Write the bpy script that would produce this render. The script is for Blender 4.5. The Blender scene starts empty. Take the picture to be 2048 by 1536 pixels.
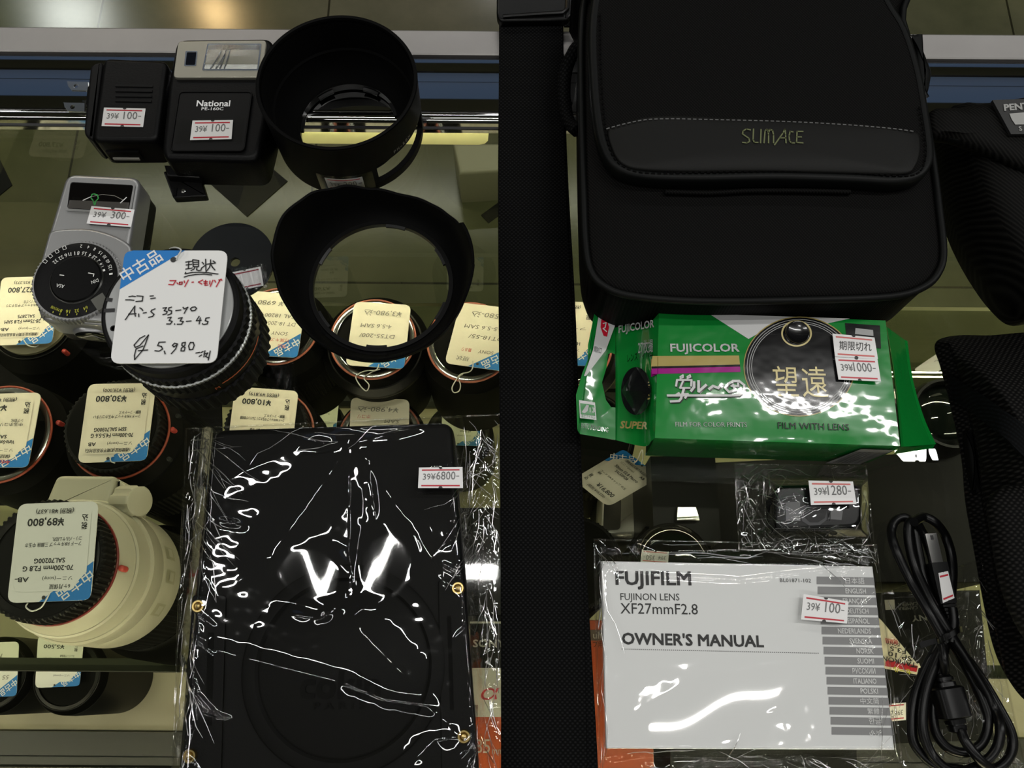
import bpy, math, random
from mathutils import Vector, Matrix, noise
from mathutils.geometry import tessellate_polygon
random.seed(7)
sc = bpy.context.scene
C = sc.collection
PI = math.pi

# ---------------------------------------------------------------- camera
F, PITCH, HC, ROLL = 1780.0, math.radians(71.0), 0.50, math.radians(0.45)
EYE = Vector((0, 0, HC))
FW = Vector((0, math.cos(PITCH), -math.sin(PITCH)))
U0 = Vector((0, math.sin(PITCH), math.cos(PITCH)))
RX = math.cos(ROLL) * Vector((1, 0, 0)) + math.sin(ROLL) * U0
UP = -math.sin(ROLL) * Vector((1, 0, 0)) + math.cos(ROLL) * U0
cd = bpy.data.cameras.new('camera')
cam = bpy.data.objects.new('camera', cd)
C.objects.link(cam)
cd.sensor_width = 36.0
cd.lens = F / 2048 * 36.0
cd.clip_start = 0.01
cd.clip_end = 60
m3 = Matrix((RX, UP, -FW)).transposed()
cam.matrix_world = Matrix.Translation(EYE) @ m3.to_4x4()
sc.camera = cam

# ---------------------------------------------------------------- world, lights, exposure
w = bpy.data.worlds.new('shop_world')
sc.world = w
w.use_nodes = True
bg = w.node_tree.nodes['Background']
bg.inputs[0].default_value = (0.90, 0.93, 0.86, 1)
bg.inputs[1].default_value = 0.014


def area(name, loc, target, sx, sy, power, col):
    l = bpy.data.lights.new(name, 'AREA')
    l.shape = 'RECTANGLE'
    l.size, l.size_y = sx, sy
    l.energy = power
    l.color = col
    o = bpy.data.objects.new(name, l)
    C.objects.link(o)
    o.location = loc
    d = Vector(target) - Vector(loc)
    o.rotation_euler = d.to_track_quat('-Z', 'Y').to_euler()
    return o


TUBE = (1.0, 0.99, 0.95)
area('ceiling_tube_light', (2.6, 0.655, 2.0), (2.6, 0.655, 0), 4.3, 0.034, 36, TUBE)
area('ceiling_tube_light', (-0.44, 0.31, 2.0), (-0.44, 0.31, 0), 0.80, 0.036, 6.5, TUBE)
area('ceiling_tube_light', (0.54, -0.03, 2.0), (0.54, -0.03, 0), 0.36, 0.026, 3.2, TUBE)
area('ceiling_tube_light', (0.0, -1.35, 2.0), (0, -1.35, 0), 5.0, 0.06, 20, TUBE)
area('ceiling_tube_light', (0.2, 2.6, 2.0), (0.2, 2.6, 0), 5.0, 0.06, 24, TUBE)
area('ceiling_tube_light', (-2.1, 0.4, 2.0), (-2.1, 0.4, 0), 0.06, 2.4, 14, TUBE)
area('ceiling_tube_light', (-0.1, 4.4, 2.0), (0, 4.4, 0), 0.5, 0.10, 5, TUBE)
area('blue_reflection_light', (0.5, 1.72, 1.6), (0.5, 0.38, 0), 5.0, 0.24, 0.42, (0.32, 0.55, 1.0))  # free-hanging blue light added for the blue reflection in the rail
sc.view_settings.view_transform = 'Standard'
sc.view_settings.look = 'None'
sc.view_settings.exposure = 0.0
sc.view_settings.gamma = 1.0
sc.view_settings.use_curve_mapping = False
sc.cycles.use_denoising = True
sc.cycles.max_bounces = 14
sc.cycles.transparent_max_bounces = 40
sc.cycles.caustics_reflective = False
sc.cycles.caustics_refractive = False
sc.cycles.sample_clamp_indirect = 4.0


def P(px, py, z=0.0):
    """the point at height z that the photograph shows at this pixel"""
    d = RX * ((px - 1024) / F) + UP * ((768 - py) / F) + FW
    t = (z - HC) / d.z
    return EYE + d * t


def Py(px, py, y):
    """the point on the upright plane at depth y"""
    d = RX * ((px - 1024) / F) + UP * ((768 - py) / F) + FW
    return EYE + d * (y / d.y)


# two ceiling spots further along the shop, mirrored in the floor
for nm, px_, py_, sz, en, co in (('warm_spot_light', 432, 26, .12, 9, (1.0, .68, .30)), ('white_spot_light', 145, 34, .36, 14, (.95, 1.0, .92))):
    p_ = P(px_, py_, -.95)
    k_ = 1 + 2.95 / 1.45
    area(nm, (p_.x * k_, p_.y * k_, 2.0), (p_.x * k_, p_.y * k_, 0), sz, sz, en, co)

# ---------------------------------------------------------------- materials
MATS = {}


def nodes(m):
    nt = m.node_tree
    return nt, nt.nodes, nt.links


def mat(name, col, rough=0.5, metal=0.0, spec=0.5, coat=0.0, bump=None, vary=None, weave=None, emit=None, coat_rough=0.06):
    """bump=(scale, strength, distance)  vary=(scale, amount)  weave=(kind, period, lo, hi)"""
    if name in MATS:
        return MATS[name]
    m = bpy.data.materials.new(name)
    m.use_nodes = True
    nt, N, L = nodes(m)
    b = N['Principled BSDF']
    b.inputs['Base Color'].default_value = (*col, 1)
    b.inputs['Roughness'].default_value = rough
    b.inputs['Metallic'].default_value = metal
    b.inputs['Specular IOR Level'].default_value = spec
    b.inputs['Coat Weight'].default_value = coat
    b.inputs['Coat Roughness'].default_value = coat_rough
    tc = N.new('ShaderNodeTexCoord')
    if emit:
        b.inputs['Emission Color'].default_value = (*emit[0], 1)
        b.inputs['Emission Strength'].default_value = emit[1]
    if vary:
        nz = N.new('ShaderNodeTexNoise')
        nz.inputs['Scale'].default_value = vary[0]
        nz.inputs['Detail'].default_value = 6
        L.new(tc.outputs['Object'], nz.inputs['Vector'])
        mx = N.new('ShaderNodeMix')
        mx.data_type = 'RGBA'
        a = vary[1]
        mx.inputs['A'].default_value = (*[c * (1 - a) for c in col], 1)
        mx.inputs['B'].default_value = (*[min(1, c * (1 + a)) for c in col], 1)
        L.new(nz.outputs['Fac'], mx.inputs['Factor'])
        L.new(mx.outputs['Result'], b.inputs['Base Color'])
    if weave:
        kind, per, lo, hi = weave
        sx = N.new('ShaderNodeSeparateXYZ')
        L.new(tc.outputs['Object'], sx.inputs[0])

        def mth(op, a, bb=None, cc=None):
            n = N.new('ShaderNodeMath')
            n.operation = op
            for i, v in enumerate((a, bb, cc)):
                if v is None:
                    continue
                if isinstance(v, (int, float)):
                    n.inputs[i].default_value = v
                else:
                    L.new(v, n.inputs[i])
            return n.outputs[0]
        k = 2 * PI / per
        X, Y, Z = sx.outputs
        if kind == 'twill':
            s = mth('SINE', mth('MULTIPLY', mth('ADD', mth('MULTIPLY', X, 1.0), mth('MULTIPLY', Y, 0.8)), k))
            s2 = mth('SINE', mth('MULTIPLY', mth('SUBTRACT', X, mth('MULTIPLY', Y, 0.9)), k * 0.9))
            v = mth('MULTIPLY_ADD', mth('MULTIPLY', mth('MULTIPLY_ADD', s, 0.5, 0.5), mth('MULTIPLY_ADD', s2, 0.3, 0.7)), 1.0, 0.0)
        elif kind == 'rib':
            s = mth('SINE', mth('MULTIPLY', mth('ADD', mth('MULTIPLY', X, 1.0), mth('MULTIPLY', Y, 0.75)), k))
            v = mth('POWER', mth('MULTIPLY_ADD', s, 0.5, 0.5), 1.5)
        else:
            a1 = mth('SINE', mth('MULTIPLY', X, k))
            row = mth('FLOOR', mth('MULTIPLY', Y, 2 / per))
            a1 = mth('SINE', mth('ADD', mth('MULTIPLY', X, k), mth('MULTIPLY', row, PI)))
            a2 = mth('ABSOLUTE', mth('SINE', mth('MULTIPLY', Y, 2 * PI / per)))
            v = mth('MULTIPLY', mth('POWER', mth('MULTIPLY_ADD', a1, 0.5, 0.5), 2.0), a2)
        mx = N.new('ShaderNodeMix')
        mx.data_type = 'RGBA'
        mx.inputs['A'].default_value = (*lo, 1)
        mx.inputs['B'].default_value = (*hi, 1)
        L.new(v, mx.inputs['Factor'])
        L.new(mx.outputs['Result'], b.inputs['Base Color'])
        bp = N.new('ShaderNodeBump')
        bp.inputs['Strength'].default_value = 0.35
        bp.inputs['Distance'].default_value = 0.0003
        L.new(v, bp.inputs['Height'])
        L.new(bp.outputs[0], b.inputs['Normal'])
    if bump:
        nz = N.new('ShaderNodeTexNoise')
        nz.inputs['Scale'].default_value = bump[0]
        nz.inputs['Detail'].default_value = 3
        L.new(tc.outputs['Object'], nz.inputs['Vector'])
        bp = N.new('ShaderNodeBump')
        bp.inputs['Strength'].default_value = bump[1]
        bp.inputs['Distance'].default_value = bump[2]
        L.new(nz.outputs['Fac'], bp.inputs['Height'])
        L.new(bp.outputs[0], b.inputs['Normal'])
        if coat:
            L.new(bp.outputs[0], b.inputs['Coat Normal'])
    MATS[name] = m
    return m


def clear(name, tint, f0=0.04, rough=0.0, gcol=(1, 1, 1), bump=None):
    """clear sheet: lets light straight through, mirrors more at grazing angles"""
    if name in MATS:
        return MATS[name]
    m = bpy.data.materials.new(name)
    m.use_nodes = True
    nt, N, L = nodes(m)
    N.remove(N['Principled BSDF'])
    out = N['Material Output']
    t = N.new('ShaderNodeBsdfTransparent')
    t.inputs[0].default_value = (*tint, 1)
    g = N.new('ShaderNodeBsdfGlossy')
    g.inputs['Color'].default_value = (*gcol, 1)
    g.inputs['Roughness'].default_value = rough
    lw = N.new('ShaderNodeLayerWeight')
    lw.inputs['Blend'].default_value = 0.5
    p = N.new('ShaderNodeMath')
    p.operation = 'POWER'
    p.inputs[1].default_value = 5
    L.new(lw.outputs['Facing'], p.inputs[0])
    q = N.new('ShaderNodeMath')
    q.operation = 'MULTIPLY_ADD'
    q.inputs[1].default_value = 1 - f0
    q.inputs[2].default_value = f0
    L.new(p.outputs[0], q.inputs[0])
    mx = N.new('ShaderNodeMixShader')
    L.new(q.outputs[0], mx.inputs[0])
    L.new(t.outputs[0], mx.inputs[1])
    L.new(g.outputs[0], mx.inputs[2])
    L.new(mx.outputs[0], out.inputs[0])
    if bump:
        tc = N.new('ShaderNodeTexCoord')
        nz = N.new('ShaderNodeTexNoise')
        nz.inputs['Scale'].default_value = bump[0]
        L.new(tc.outputs['Object'], nz.inputs['Vector'])
        bp = N.new('ShaderNodeBump')
        bp.inputs['Strength'].default_value = bump[1]
        bp.inputs['Distance'].default_value = bump[2]
        L.new(nz.outputs['Fac'], bp.inputs['Height'])
        L.new(bp.outputs[0], g.inputs['Normal'])
        L.new(bp.outputs[0], lw.inputs['Normal'])
    MATS[name] = m
    return m


BLACK = mat('black_plastic', (0.0016, 0.0016, 0.0017), 0.42, spec=.16, bump=(900, 0.25, 0.0004))
BLACKS = mat('black_smooth', (0.0014, 0.0014, 0.0014), 0.33, spec=.22)
BLACKM = mat('black_matte', (0.001, 0.001, 0.001), 0.6, spec=0.08)
DGREY = mat('dark_grey_plastic', (0.003, 0.003, 0.0032), 0.45, spec=.18)
RUBBER = mat('black_rubber', (0.003, 0.003, 0.003), 0.55, spec=0.18)
SILVER = mat('satin_silver', (0.42, 0.42, 0.42), 0.34, 0.75, bump=(1500, 0.12, 0.0002))
CHROME = mat('bright_metal', (0.72, 0.72, 0.70), 0.16, 1.0)
BRASS = mat('brass_rivet_metal', (0.42, 0.31, 0.12), 0.28, 1.0)
PAPER = mat('white_card', (0.78, 0.78, 0.75), 0.55, vary=(60, 0.03))
CREAM = mat('cream_card', (0.82, 0.765, 0.63), 0.55, vary=(60, 0.03))
STICK = mat('sticker_paper', (0.80, 0.79, 0.79), 0.45)
BLUE = mat('tag_blue_ink', (0.010, 0.19, 0.56), 0.45)
INK = mat('black_ink', (0.012, 0.012, 0.013), 0.5)
INKG = mat('grey_stamp_ink', (0.16, 0.16, 0.16), 0.6)
PENCIL = mat('pencil_grey', (0.22, 0.21, 0.18), 0.6)
RED = mat('red_ink', (0.50, 0.012, 0.03), 0.5)
PINK = mat('faded_red_ink', (0.62, 0.14, 0.13), 0.5)
WHITE = mat('white_ink', (0.78, 0.78, 0.78), 0.5)
ORANGE = mat('orange_ring_paint', (0.32, 0.06, 0.032), 0.3)
REDDOT = mat('red_dot_paint', (0.42, 0.05, 0.04), 0.35)
GLASSBLK = mat('dark_window_glass', (0.004, 0.0035, 0.0035), 0.05)
LENSGL = mat('dark_lens_glass', (0.004, 0.006, 0.005), 0.03, coat=1.0)
STRING = mat('white_string', (0.62, 0.62, 0.58), 0.7)
CREAMW = mat('ivory_lens_paint', (0.42, 0.405, 0.315), 0.38, vary=(30, 0.04))
FILM = clear('clear_film', (0.975, 0.975, 0.97), 0.065, 0.035)
FOLD = clear('film_fold', (0.86, 0.86, 0.86), 0.45, 0.22)
FILMS = clear('soft_clear_film', (0.95, 0.95, 0.94), 0.055, 0.03)
GLASS = clear('counter_glass', (0.955, 0.962, 0.895), 0.035)
PANE = clear('front_pane_glass', (0.94, 0.95, 0.88), 0.010)
GLASS2 = clear('shelf_glass', (0.93, 0.95, 0.86), 0.030)
GEDGE = mat('glass_cut_edge', (0.72, 0.71, 0.56), 0.15, vary=(9, .25))

# ---------------------------------------------------------------- text shapes
_TC = {}


def glyphs(body, bold=0.0, shear=0.0):
    """outline of a line of writing, scaled to unit capital height; (verts, faces, width)"""
    key = (body, bold, shear)
    if key in _TC:
        return _TC[key]
    cu = bpy.data.curves.new('w', 'FONT')
    cu.body = body
    cu.size = 1.0
    cu.shear = shear
    cu.resolution_u = 2
    ob = bpy.data.objects.new('w', cu)
    me = bpy.data.meshes.new_from_object(ob)
    v = [(p.co.x, p.co.y) for p in me.vertices]
    f = [tuple(p.vertices) for p in me.polygons]
    if bold > 0 and v:
        bb = bold * .55
        n0, f0, v0 = len(v), list(f), list(v)
        v, f = [], []
        for i, (dx, dy) in enumerate(((-bb, -bb), (bb, -bb), (bb, bb), (-bb, bb))):
            v += [(a + dx, c + dy) for a, c in v0]
            f += [tuple(q + i * n0 for q in ff) for ff in f0]
    bpy.data.objects.remove(ob)
    bpy.data.curves.remove(cu)
    bpy.data.meshes.remove(me)
    if not v:
        v = [(0, 0), (0.01, 0), (0, 0.01)]
        f = [(0, 1, 2)]
    x0 = min(a for a, b in v)
    x1 = max(a for a, b in v)
    k = 0.70
    v = [((a - x0) / k, b / k) for a, b in v]
    r = (v, f, max(1e-4, (x1 - x0) / k))
    _TC[key] = r
    return r


# ---------------------------------------------------------------- mesh builder (world coordinates)
class MB:
    def __init__(s, *mats):
        s.v, s.f, s.mi, s.m = [], [], [], list(mats)

    def k(s, m):
        if m is None:
            return 0
        if m not in s.m:
            s.m.append(m)
        return s.m.index(m)

    def add(s, vs, fs, m=None):
        o = len(s.v)
        s.v += [Vector(a) for a in vs]
        i = s.k(m)
        for f in fs:
            s.f.append([o + a for a in f])
            s.mi.append(i)
        return s

    def box(s, c, d, m=None, rot=0.0, R=None):
        x, y, z = [a / 2 for a in d]
        R = R or Matrix.Rotation(rot, 3, 'Z')
        vs = [Vector(c) + R @ Vector((a * x, b * y, e * z)) for e in (-1, 1) for a, b in ((-1, -1), (1, -1), (1, 1), (-1, 1))]
        return s.add(vs, [(0, 3, 2, 1), (4, 5, 6, 7), (0, 1, 5, 4), (1, 2, 6, 5), (2, 3, 7, 6), (3, 0, 4, 7)], m)

    def quad(s, a, b, c, d, m=None):
        return s.add([a, b, c, d], [(0, 1, 2, 3)], m)

    def loft(s, rings, m=None, cap0=True, cap1=True, closed=True):
        n = len(rings[0])
        vs = [p for r in rings for p in r]
        fs = []
        for i in range(len(rings) - 1):
            for j in range(n if closed else n - 1):
                a, b = i * n + j, i * n + (j + 1) % n
                fs.append((a, b, b + n, a + n))
        if cap0:
            fs.append(tuple(range(n - 1, -1, -1)))
        if cap1:
            fs.append(tuple(range((len(rings) - 1) * n, len(rings) * n)))
        return s.add(vs, fs, m)

    def slab(s, outline, z0, z1, m=None, bev=0.0, steps=3):
        """outline: list of (x,y); upright sides, rounded upper edge"""
        o = [Vector((p[0], p[1])) for p in outline]
        cx = sum((p for p in o), Vector((0, 0))) / len(o)
        if sum(o[i - 1].x * p.y - p.x * o[i - 1].y for i, p in enumerate(o)) < 0:
            o.reverse()
        rings = [[(p.x, p.y, z0) for p in o]]
        if bev <= 0:
            rings.append([(p.x, p.y, z1) for p in o])
        else:
            for t in range(steps + 1):
                a = t / steps * PI / 2
                d = bev * (1 - math.cos(a))
                q = inset(o, d)
                rings.append([(p.x, p.y, z1 - bev + bev * math.sin(a)) for p in q])
            rings.append([(p.x, p.y, z1) for p in inset(o, bev + 0.0002)])
            rings.append([(p.x, p.y, z1) for p in inset(o, bev + 0.0005)])
        return s.loft(rings, m)

    def lathe(s, c, prof, n=64, m=None, teeth=0, depth=0.0, cap=True, a0=0.0, a1=2 * PI, fill=0.5):
        """profile [(r,z)] turned about the upright axis through c=(x,y)"""
        full = abs(a1 - a0 - 2 * PI) < 1e-6
        if teeth:
            n = teeth * 4
        rings = []
        cnt = n if full else n + 1
        for r, z in prof:
            ring = []
            for i in range(cnt):
                a = a0 + (a1 - a0) * i / n
                rr = r
                if teeth and (i % 4) in (2, 3):
                    rr = r - depth
                ring.append((c[0] + rr * math.cos(a), c[1] + rr * math.sin(a), z))
            rings.append(ring)
        return s.loft(rings, m, cap and full, cap and full, full)

    def tube(s, pts, r, n=8, m=None, cap=True, closed=False):
        pts = [Vector(p) for p in pts]
        rings = []
        N_ = len(pts)
        prev = None
        for i, p in enumerate(pts):
            if closed:
                t = pts[(i + 1) % N_] - pts[i - 1]
            else:
                t = pts[min(i + 1, N_ - 1)] - pts[max(i - 1, 0)]
            t.normalize()
            up = Vector((0, 0, 1)) if abs(t.z) < 0.9 else Vector((1, 0, 0))
            a = t.cross(up).normalized()
            b = a.cross(t)
            rr = r[i] if isinstance(r, (list, tuple)) else r
            rings.append([p + a * rr * math.cos(2 * PI * j / n) + b * rr * math.sin(2 * PI * j / n) for j in range(n)])
        if closed:
            rings.append(rings[0])
        return s.loft(rings, m, cap and not closed, cap and not closed)

    def poly(s, outer, holes=(), m=None):
        loops = [[Vector(p) for p in outer]] + [[Vector(p) for p in h] for h in holes]
        tris = tessellate_polygon(loops)
        vs = [p for l in loops for p in l]
        fs = []
        for t in tris:
            a, b, c = (vs[i] for i in t)
            fs.append(t if (b - a).cross(c - a).z >= 0 else (t[0], t[2], t[1]))
        return s.add(vs, fs, m)

    def plate(s, outer, holes=(), th=0.0006, m=None):
        """flat sheet of real thickness; outer/holes are 3-D loops of its upper face"""
        s.poly(outer, holes, m)
        low = lambda l: [Vector(p) - Vector((0, 0, th)) for p in l]
        for l in [outer] + list(holes):
            n = len(l)
            s.add(list(map(Vector, l)) + low(l), [(i, (i + 1) % n, n + (i + 1) % n, n + i) for i in range(n)], m)
        s.poly(low(outer), [low(h) for h in holes], m)
        return s

    def grid(s, fn, nu, nv, m=None):
        vs = [fn(i / nu, j / nv) for j in range(nv + 1) for i in range(nu + 1)]
        fs = [(j * (nu + 1) + i, j * (nu + 1) + i + 1, (j + 1) * (nu + 1) + i + 1, (j + 1) * (nu + 1) + i) for j in range(nv) for i in range(nu)]
        return s.add(vs, fs, m)

    def words(s, body, a, b, m, hfac=None, up=None, bold=0.0, shear=0.0, lift=0.00012):
        """a line of writing whose baseline runs from point a to point b; hfac = capital height in metres"""
        v, f, wd = glyphs(body, bold, shear)
        a, b = Vector(a), Vector(b)
        X = b - a
        ln = X.length
        X = X.normalized()
        n = Vector((0, 0, 1)) if up is None else None
        Y = (n.cross(X)).normalized() if up is None else Vector(up).normalized()
        nz = X.cross(Y).normalized()
        sx = ln / wd
        sy = hfac if hfac else sx
        nq = max(1, len(v) // 4) if bold > 0 else len(v)
        return s.add([a + X * (p[0] * sx) + Y * (p[1] * sy) + nz * (lift + 2e-5 * (i // nq)) for i, p in enumerate(v)], f, m)

    def stroke(s, pts, wd, m=None, n=Vector((0, 0, 1)), lift=0.00012):
        pts = [Vector(p) + n * lift for p in pts]
        for i in range(len(pts) - 1):
            d = pts[i + 1] - pts[i]
            if d.length < 1e-7:
                continue
            t = d.normalized()
            sd = n.cross(t).normalized() * wd / 2
            e = t * wd * 0.3
            s.add([pts[i] - sd - e, pts[i + 1] - sd + e, pts[i + 1] + sd + e, pts[i] + sd - e], [(0, 1, 2, 3)], m)
        return s

    def build(s, name, parent=None, smooth=35, label=None):
        me = bpy.data.meshes.new(name)
        off = Vector(parent['_at']) if parent is not None else Vector((0, 0, 0))
        me.from_pydata([v - off for v in s.v], [], s.f)
        for m in s.m:
            me.materials.append(m)
        for p, i in zip(me.polygons, s.mi):
            p.material_index = i
            p.use_smooth = smooth > 0
        me.update()
        if smooth > 0:
            me.set_sharp_from_angle(angle=math.radians(smooth))
        o = bpy.data.objects.new(name, me)
        C.objects.link(o)
        if parent is not None:
            o.parent = parent
        if label:
            o['label'] = label
        o['_at'] = tuple(off)
        return o


def inset(o, d):
    """move a counter-clockwise outline inwards by d"""
    n = len(o)
    q = []
    for i in range(n):
        a, b, c = o[i - 1], o[i], o[(i + 1) % n]
        e1 = (b - a)
        e2 = (c - b)
        if e1.length < 1e-9 or e2.length < 1e-9:
            q.append(b.copy())
            continue
        e1 = e1.normalized()
        e2 = e2.normalized()
        n1 = Vector((-e1.y, e1.x))
        n2 = Vector((-e2.y, e2.x))
        nn = n1 + n2
        if nn.length < 1e-6:
            nn = n1
        nn.normalize()
        q.append(b + nn * d / max(0.5, nn.dot(n1)))
    return q


def thing(name, label, cat, at, group=None):
    o = bpy.data.objects.new(name, None)
    o.empty_display_size = 0.02
    C.objects.link(o)
    o.location = at
    o['label'] = label
    o['category'] = cat
    if group:
        o['group'] = group
    o['_at'] = tuple(at)
    return o


def tagit(o, label, cat, group=None):
    o['label'] = label
    o['category'] = cat
    if group:
        o['group'] = group
    return o


def structure(o):
    o['kind'] = 'structure'
    return o


def rrect(w, h, r, c=(0, 0), rot=0.0, n=5):
    pts = []
    for cx, cy, a0 in ((w / 2 - r, h / 2 - r, 0), (-w / 2 + r, h / 2 - r, PI / 2), (-w / 2 + r, -h / 2 + r, PI), (w / 2 - r, -h / 2 + r, 1.5 * PI)):
        for i in range(n + 1):
            a = a0 + PI / 2 * i / n
            x, y = cx + r * math.cos(a), cy + r * math.sin(a)
            pts.append((c[0] + x * math.cos(rot) - y * math.sin(rot), c[1] + x * math.sin(rot) + y * math.cos(rot)))
    return pts


def rounded(corners, r, n=5):
    """round the corners of a polygon given as 3-D points"""
    out = []
    k = len(corners)
    for i in range(k):
        a, b, c = Vector(corners[i - 1]), Vector(corners[i]), Vector(corners[(i + 1) % k])
        e1, e2 = (a - b), (c - b)
        d = min(r, e1.length * 0.45, e2.length * 0.45)
        p, q = b + e1.normalized() * d, b + e2.normalized() * d
        for j in range(n + 1):
            t = j / n
            out.append((1 - t) ** 2 * p + 2 * t * (1 - t) * b + t * t * q)
    return out


def pxs(pts, z):
    return [P(x, y, z) for x, y in pts]


def xy(pts):
    return [(p.x, p.y) for p in pts]


def smoothline(pts, sub=6, closed=False):
    """Catmull-Rom through the points"""
    pts = [Vector(p) for p in pts]
    n = len(pts)
    out = []
    rng = range(n if closed else n - 1)
    for i in rng:
        g = (lambda j: pts[j % n]) if closed else (lambda j: pts[min(max(j, 0), n - 1)])
        p0, p1, p2, p3 = g(i - 1), g(i), g(i + 1), g(i + 2)
        for s in range(sub):
            t = s / sub
            out.append(0.5 * ((2 * p1) + (p2 - p0) * t + (2 * p0 - 5 * p1 + 4 * p2 - p3) * t * t + (3 * p1 - p0 - 3 * p2 + p3) * t ** 3))
    if not closed:
        out.append(pts[-1])
    return out

# ================================================================ SETTING
FLOORZ = -0.95
fl = mat('floor_vinyl', (0.105, 0.100, 0.068), 0.15, spec=0.4)
nt, N, L = nodes(fl)
tc = N.new('ShaderNodeTexCoord')
n1 = N.new('ShaderNodeTexNoise'); n1.inputs['Scale'].default_value = 3.0; n1.inputs['Detail'].default_value = 8; n1.inputs['Roughness'].default_value = 0.65
n2 = N.new('ShaderNodeTexNoise'); n2.inputs['Scale'].default_value = 1.1; n2.inputs['Detail'].default_value = 2
L.new(tc.outputs['Object'], n1.inputs['Vector']); L.new(tc.outputs['Object'], n2.inputs['Vector'])
r1 = N.new('ShaderNodeValToRGB')
r1.color_ramp.elements[0].position = 0.30; r1.color_ramp.elements[0].color = (0.062, 0.062, 0.040, 1)
r1.color_ramp.elements[1].position = 0.72; r1.color_ramp.elements[1].color = (0.145, 0.132, 0.090, 1)
L.new(n1.outputs['Fac'], r1.inputs[0])
r2 = N.new('ShaderNodeValToRGB')
r2.color_ramp.elements[0].position = 0.35; r2.color_ramp.elements[0].color = (1.0, 1.0, 1.0, 1)
r2.color_ramp.elements[1].position = 0.65; r2.color_ramp.elements[1].color = (0.74, 0.88, 0.52, 1)
L.new(n2.outputs['Fac'], r2.inputs[0])
mm = N.new('ShaderNodeMix'); mm.data_type = 'RGBA'; mm.blend_type = 'MULTIPLY'; mm.inputs['Factor'].default_value = 1.0
L.new(r1.outputs[0], mm.inputs['A']); L.new(r2.outputs[0], mm.inputs['B'])
br = N.new('ShaderNodeTexBrick')
br.inputs['Color1'].default_value = (1, 1, 1, 1); br.inputs['Color2'].default_value = (0.86, 0.87, 0.84, 1); br.inputs['Mortar'].default_value = (0.22, 0.22, 0.2, 1)
br.inputs['Scale'].default_value = 1.0; br.inputs['Mortar Size'].default_value = 0.0022
br.inputs['Brick Width'].default_value = 0.457; br.inputs['Row Height'].default_value = 0.457; br.offset = 0.0
mp = N.new('ShaderNodeMapping'); mp.inputs['Location'].default_value = (0.375, 0.225, 0)
L.new(tc.outputs['Object'], mp.inputs[0]); L.new(mp.outputs[0], br.inputs['Vector'])
m2 = N.new('ShaderNodeMix'); m2.data_type = 'RGBA'; m2.blend_type = 'MULTIPLY'; m2.inputs['Factor'].default_value = 1.0
L.new(mm.outputs['Result'], m2.inputs['A']); L.new(br.outputs['Color'], m2.inputs['B'])
L.new(m2.outputs['Result'], N['Principled BSDF'].inputs['Base Color'])
b = MB(fl)
b.add([(-5, -3, FLOORZ), (5, -3, FLOORZ), (5, 7, FLOORZ), (-5, 7, FLOORZ)], [(0, 1, 2, 3)])
b.add([(-5, -3, FLOORZ - .05), (5, -3, FLOORZ - .05), (5, 7, FLOORZ - .05), (-5, 7, FLOORZ - .05)], [(3, 2, 1, 0)])
structure(b.build('floor'))
CEIL = mat('ceiling_board', (0.24, 0.24, 0.23), 0.8, vary=(2, .05))
b = MB(CEIL)
b.box((0, 2, 2.08), (10, 10, .08))
structure(b.build('ceiling', smooth=0))
b = MB(mat('shop_wall_paint', (0.30, 0.29, 0.27), 0.7, vary=(3, .08)))
b.box((0, 7.05, .55), (10, .1, 3.0))
structure(b.build('wall_back', smooth=0))
INSET = mat('floor_inset_vinyl', (0.003, 0.0035, 0.004), 0.4, spec=.15, vary=(8, 0.2))
for i, pts in enumerate([[(494, 433), (575, 362), (500, 300), (415, 362)], [(-70, 372), (-10, 300), (24, 370), (-35, 418)],
                         [(977, 446), (962, 430), (1100, 330), (1115, 346)], [(975, 372), (1040, 330), (1100, 372), (1040, 420)]]):
    q = pxs(pts, FLOORZ + 0.002)
    m_ = MB(INSET)
    m_.slab(xy(q), FLOORZ - 0.004, FLOORZ + 0.002)
    structure(m_.build('trim_%d' % (i + 1), smooth=0))

# ---------------------------------------------------------------- the showcase
case = thing('display_case', 'glass-topped display case with polished metal rail, holding the tagged lenses', 'display case', (0.0, 0.16, FLOORZ))
X0, X1 = -0.95, 0.95
yr = lambda row, z=0.0: P(1024, row, z).y      # depth of a picture row, read at the middle of the frame
b = MB(GLASS)
b.quad((X0, -0.16, 0), (X1, -0.16, 0), (X1, yr(247), 0), (X0, yr(247), 0))
b.quad((X0, -0.16, -0.008), (X0, 0.353, -0.008), (X1, 0.353, -0.008), (X1, -0.16, -0.008))
b.quad((X0, -0.16, -0.008), (X1, -0.16, -0.008), (X1, -0.16, 0), (X0, -0.16, 0), GEDGE)
b.build('top_glass', case, 0)
b = MB(PANE)
b.quad((X0, 0.362, -0.56), (X1, 0.362, -0.56), (X1, 0.362, -0.006), (X0, 0.362, -0.006))
b.build('front_glass', case, 0)
STEEL = mat('polished_rail_steel', (0.60, 0.60, 0.60), 0.06, 1.0)
STEELM = mat('brushed_frame_steel', (0.36, 0.345, 0.335), 0.42, 0.75, vary=(40, 0.10))
DSTEEL = mat('dark_rail_groove', (0.02, 0.02, 0.022), 0.35)


def extrude(b, prof, x0=X0, x1=X1, m=None):
    return b.loft([[(x0, y, z) for y, z in prof], [(x1, y, z) for y, z in prof]], m)


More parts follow.
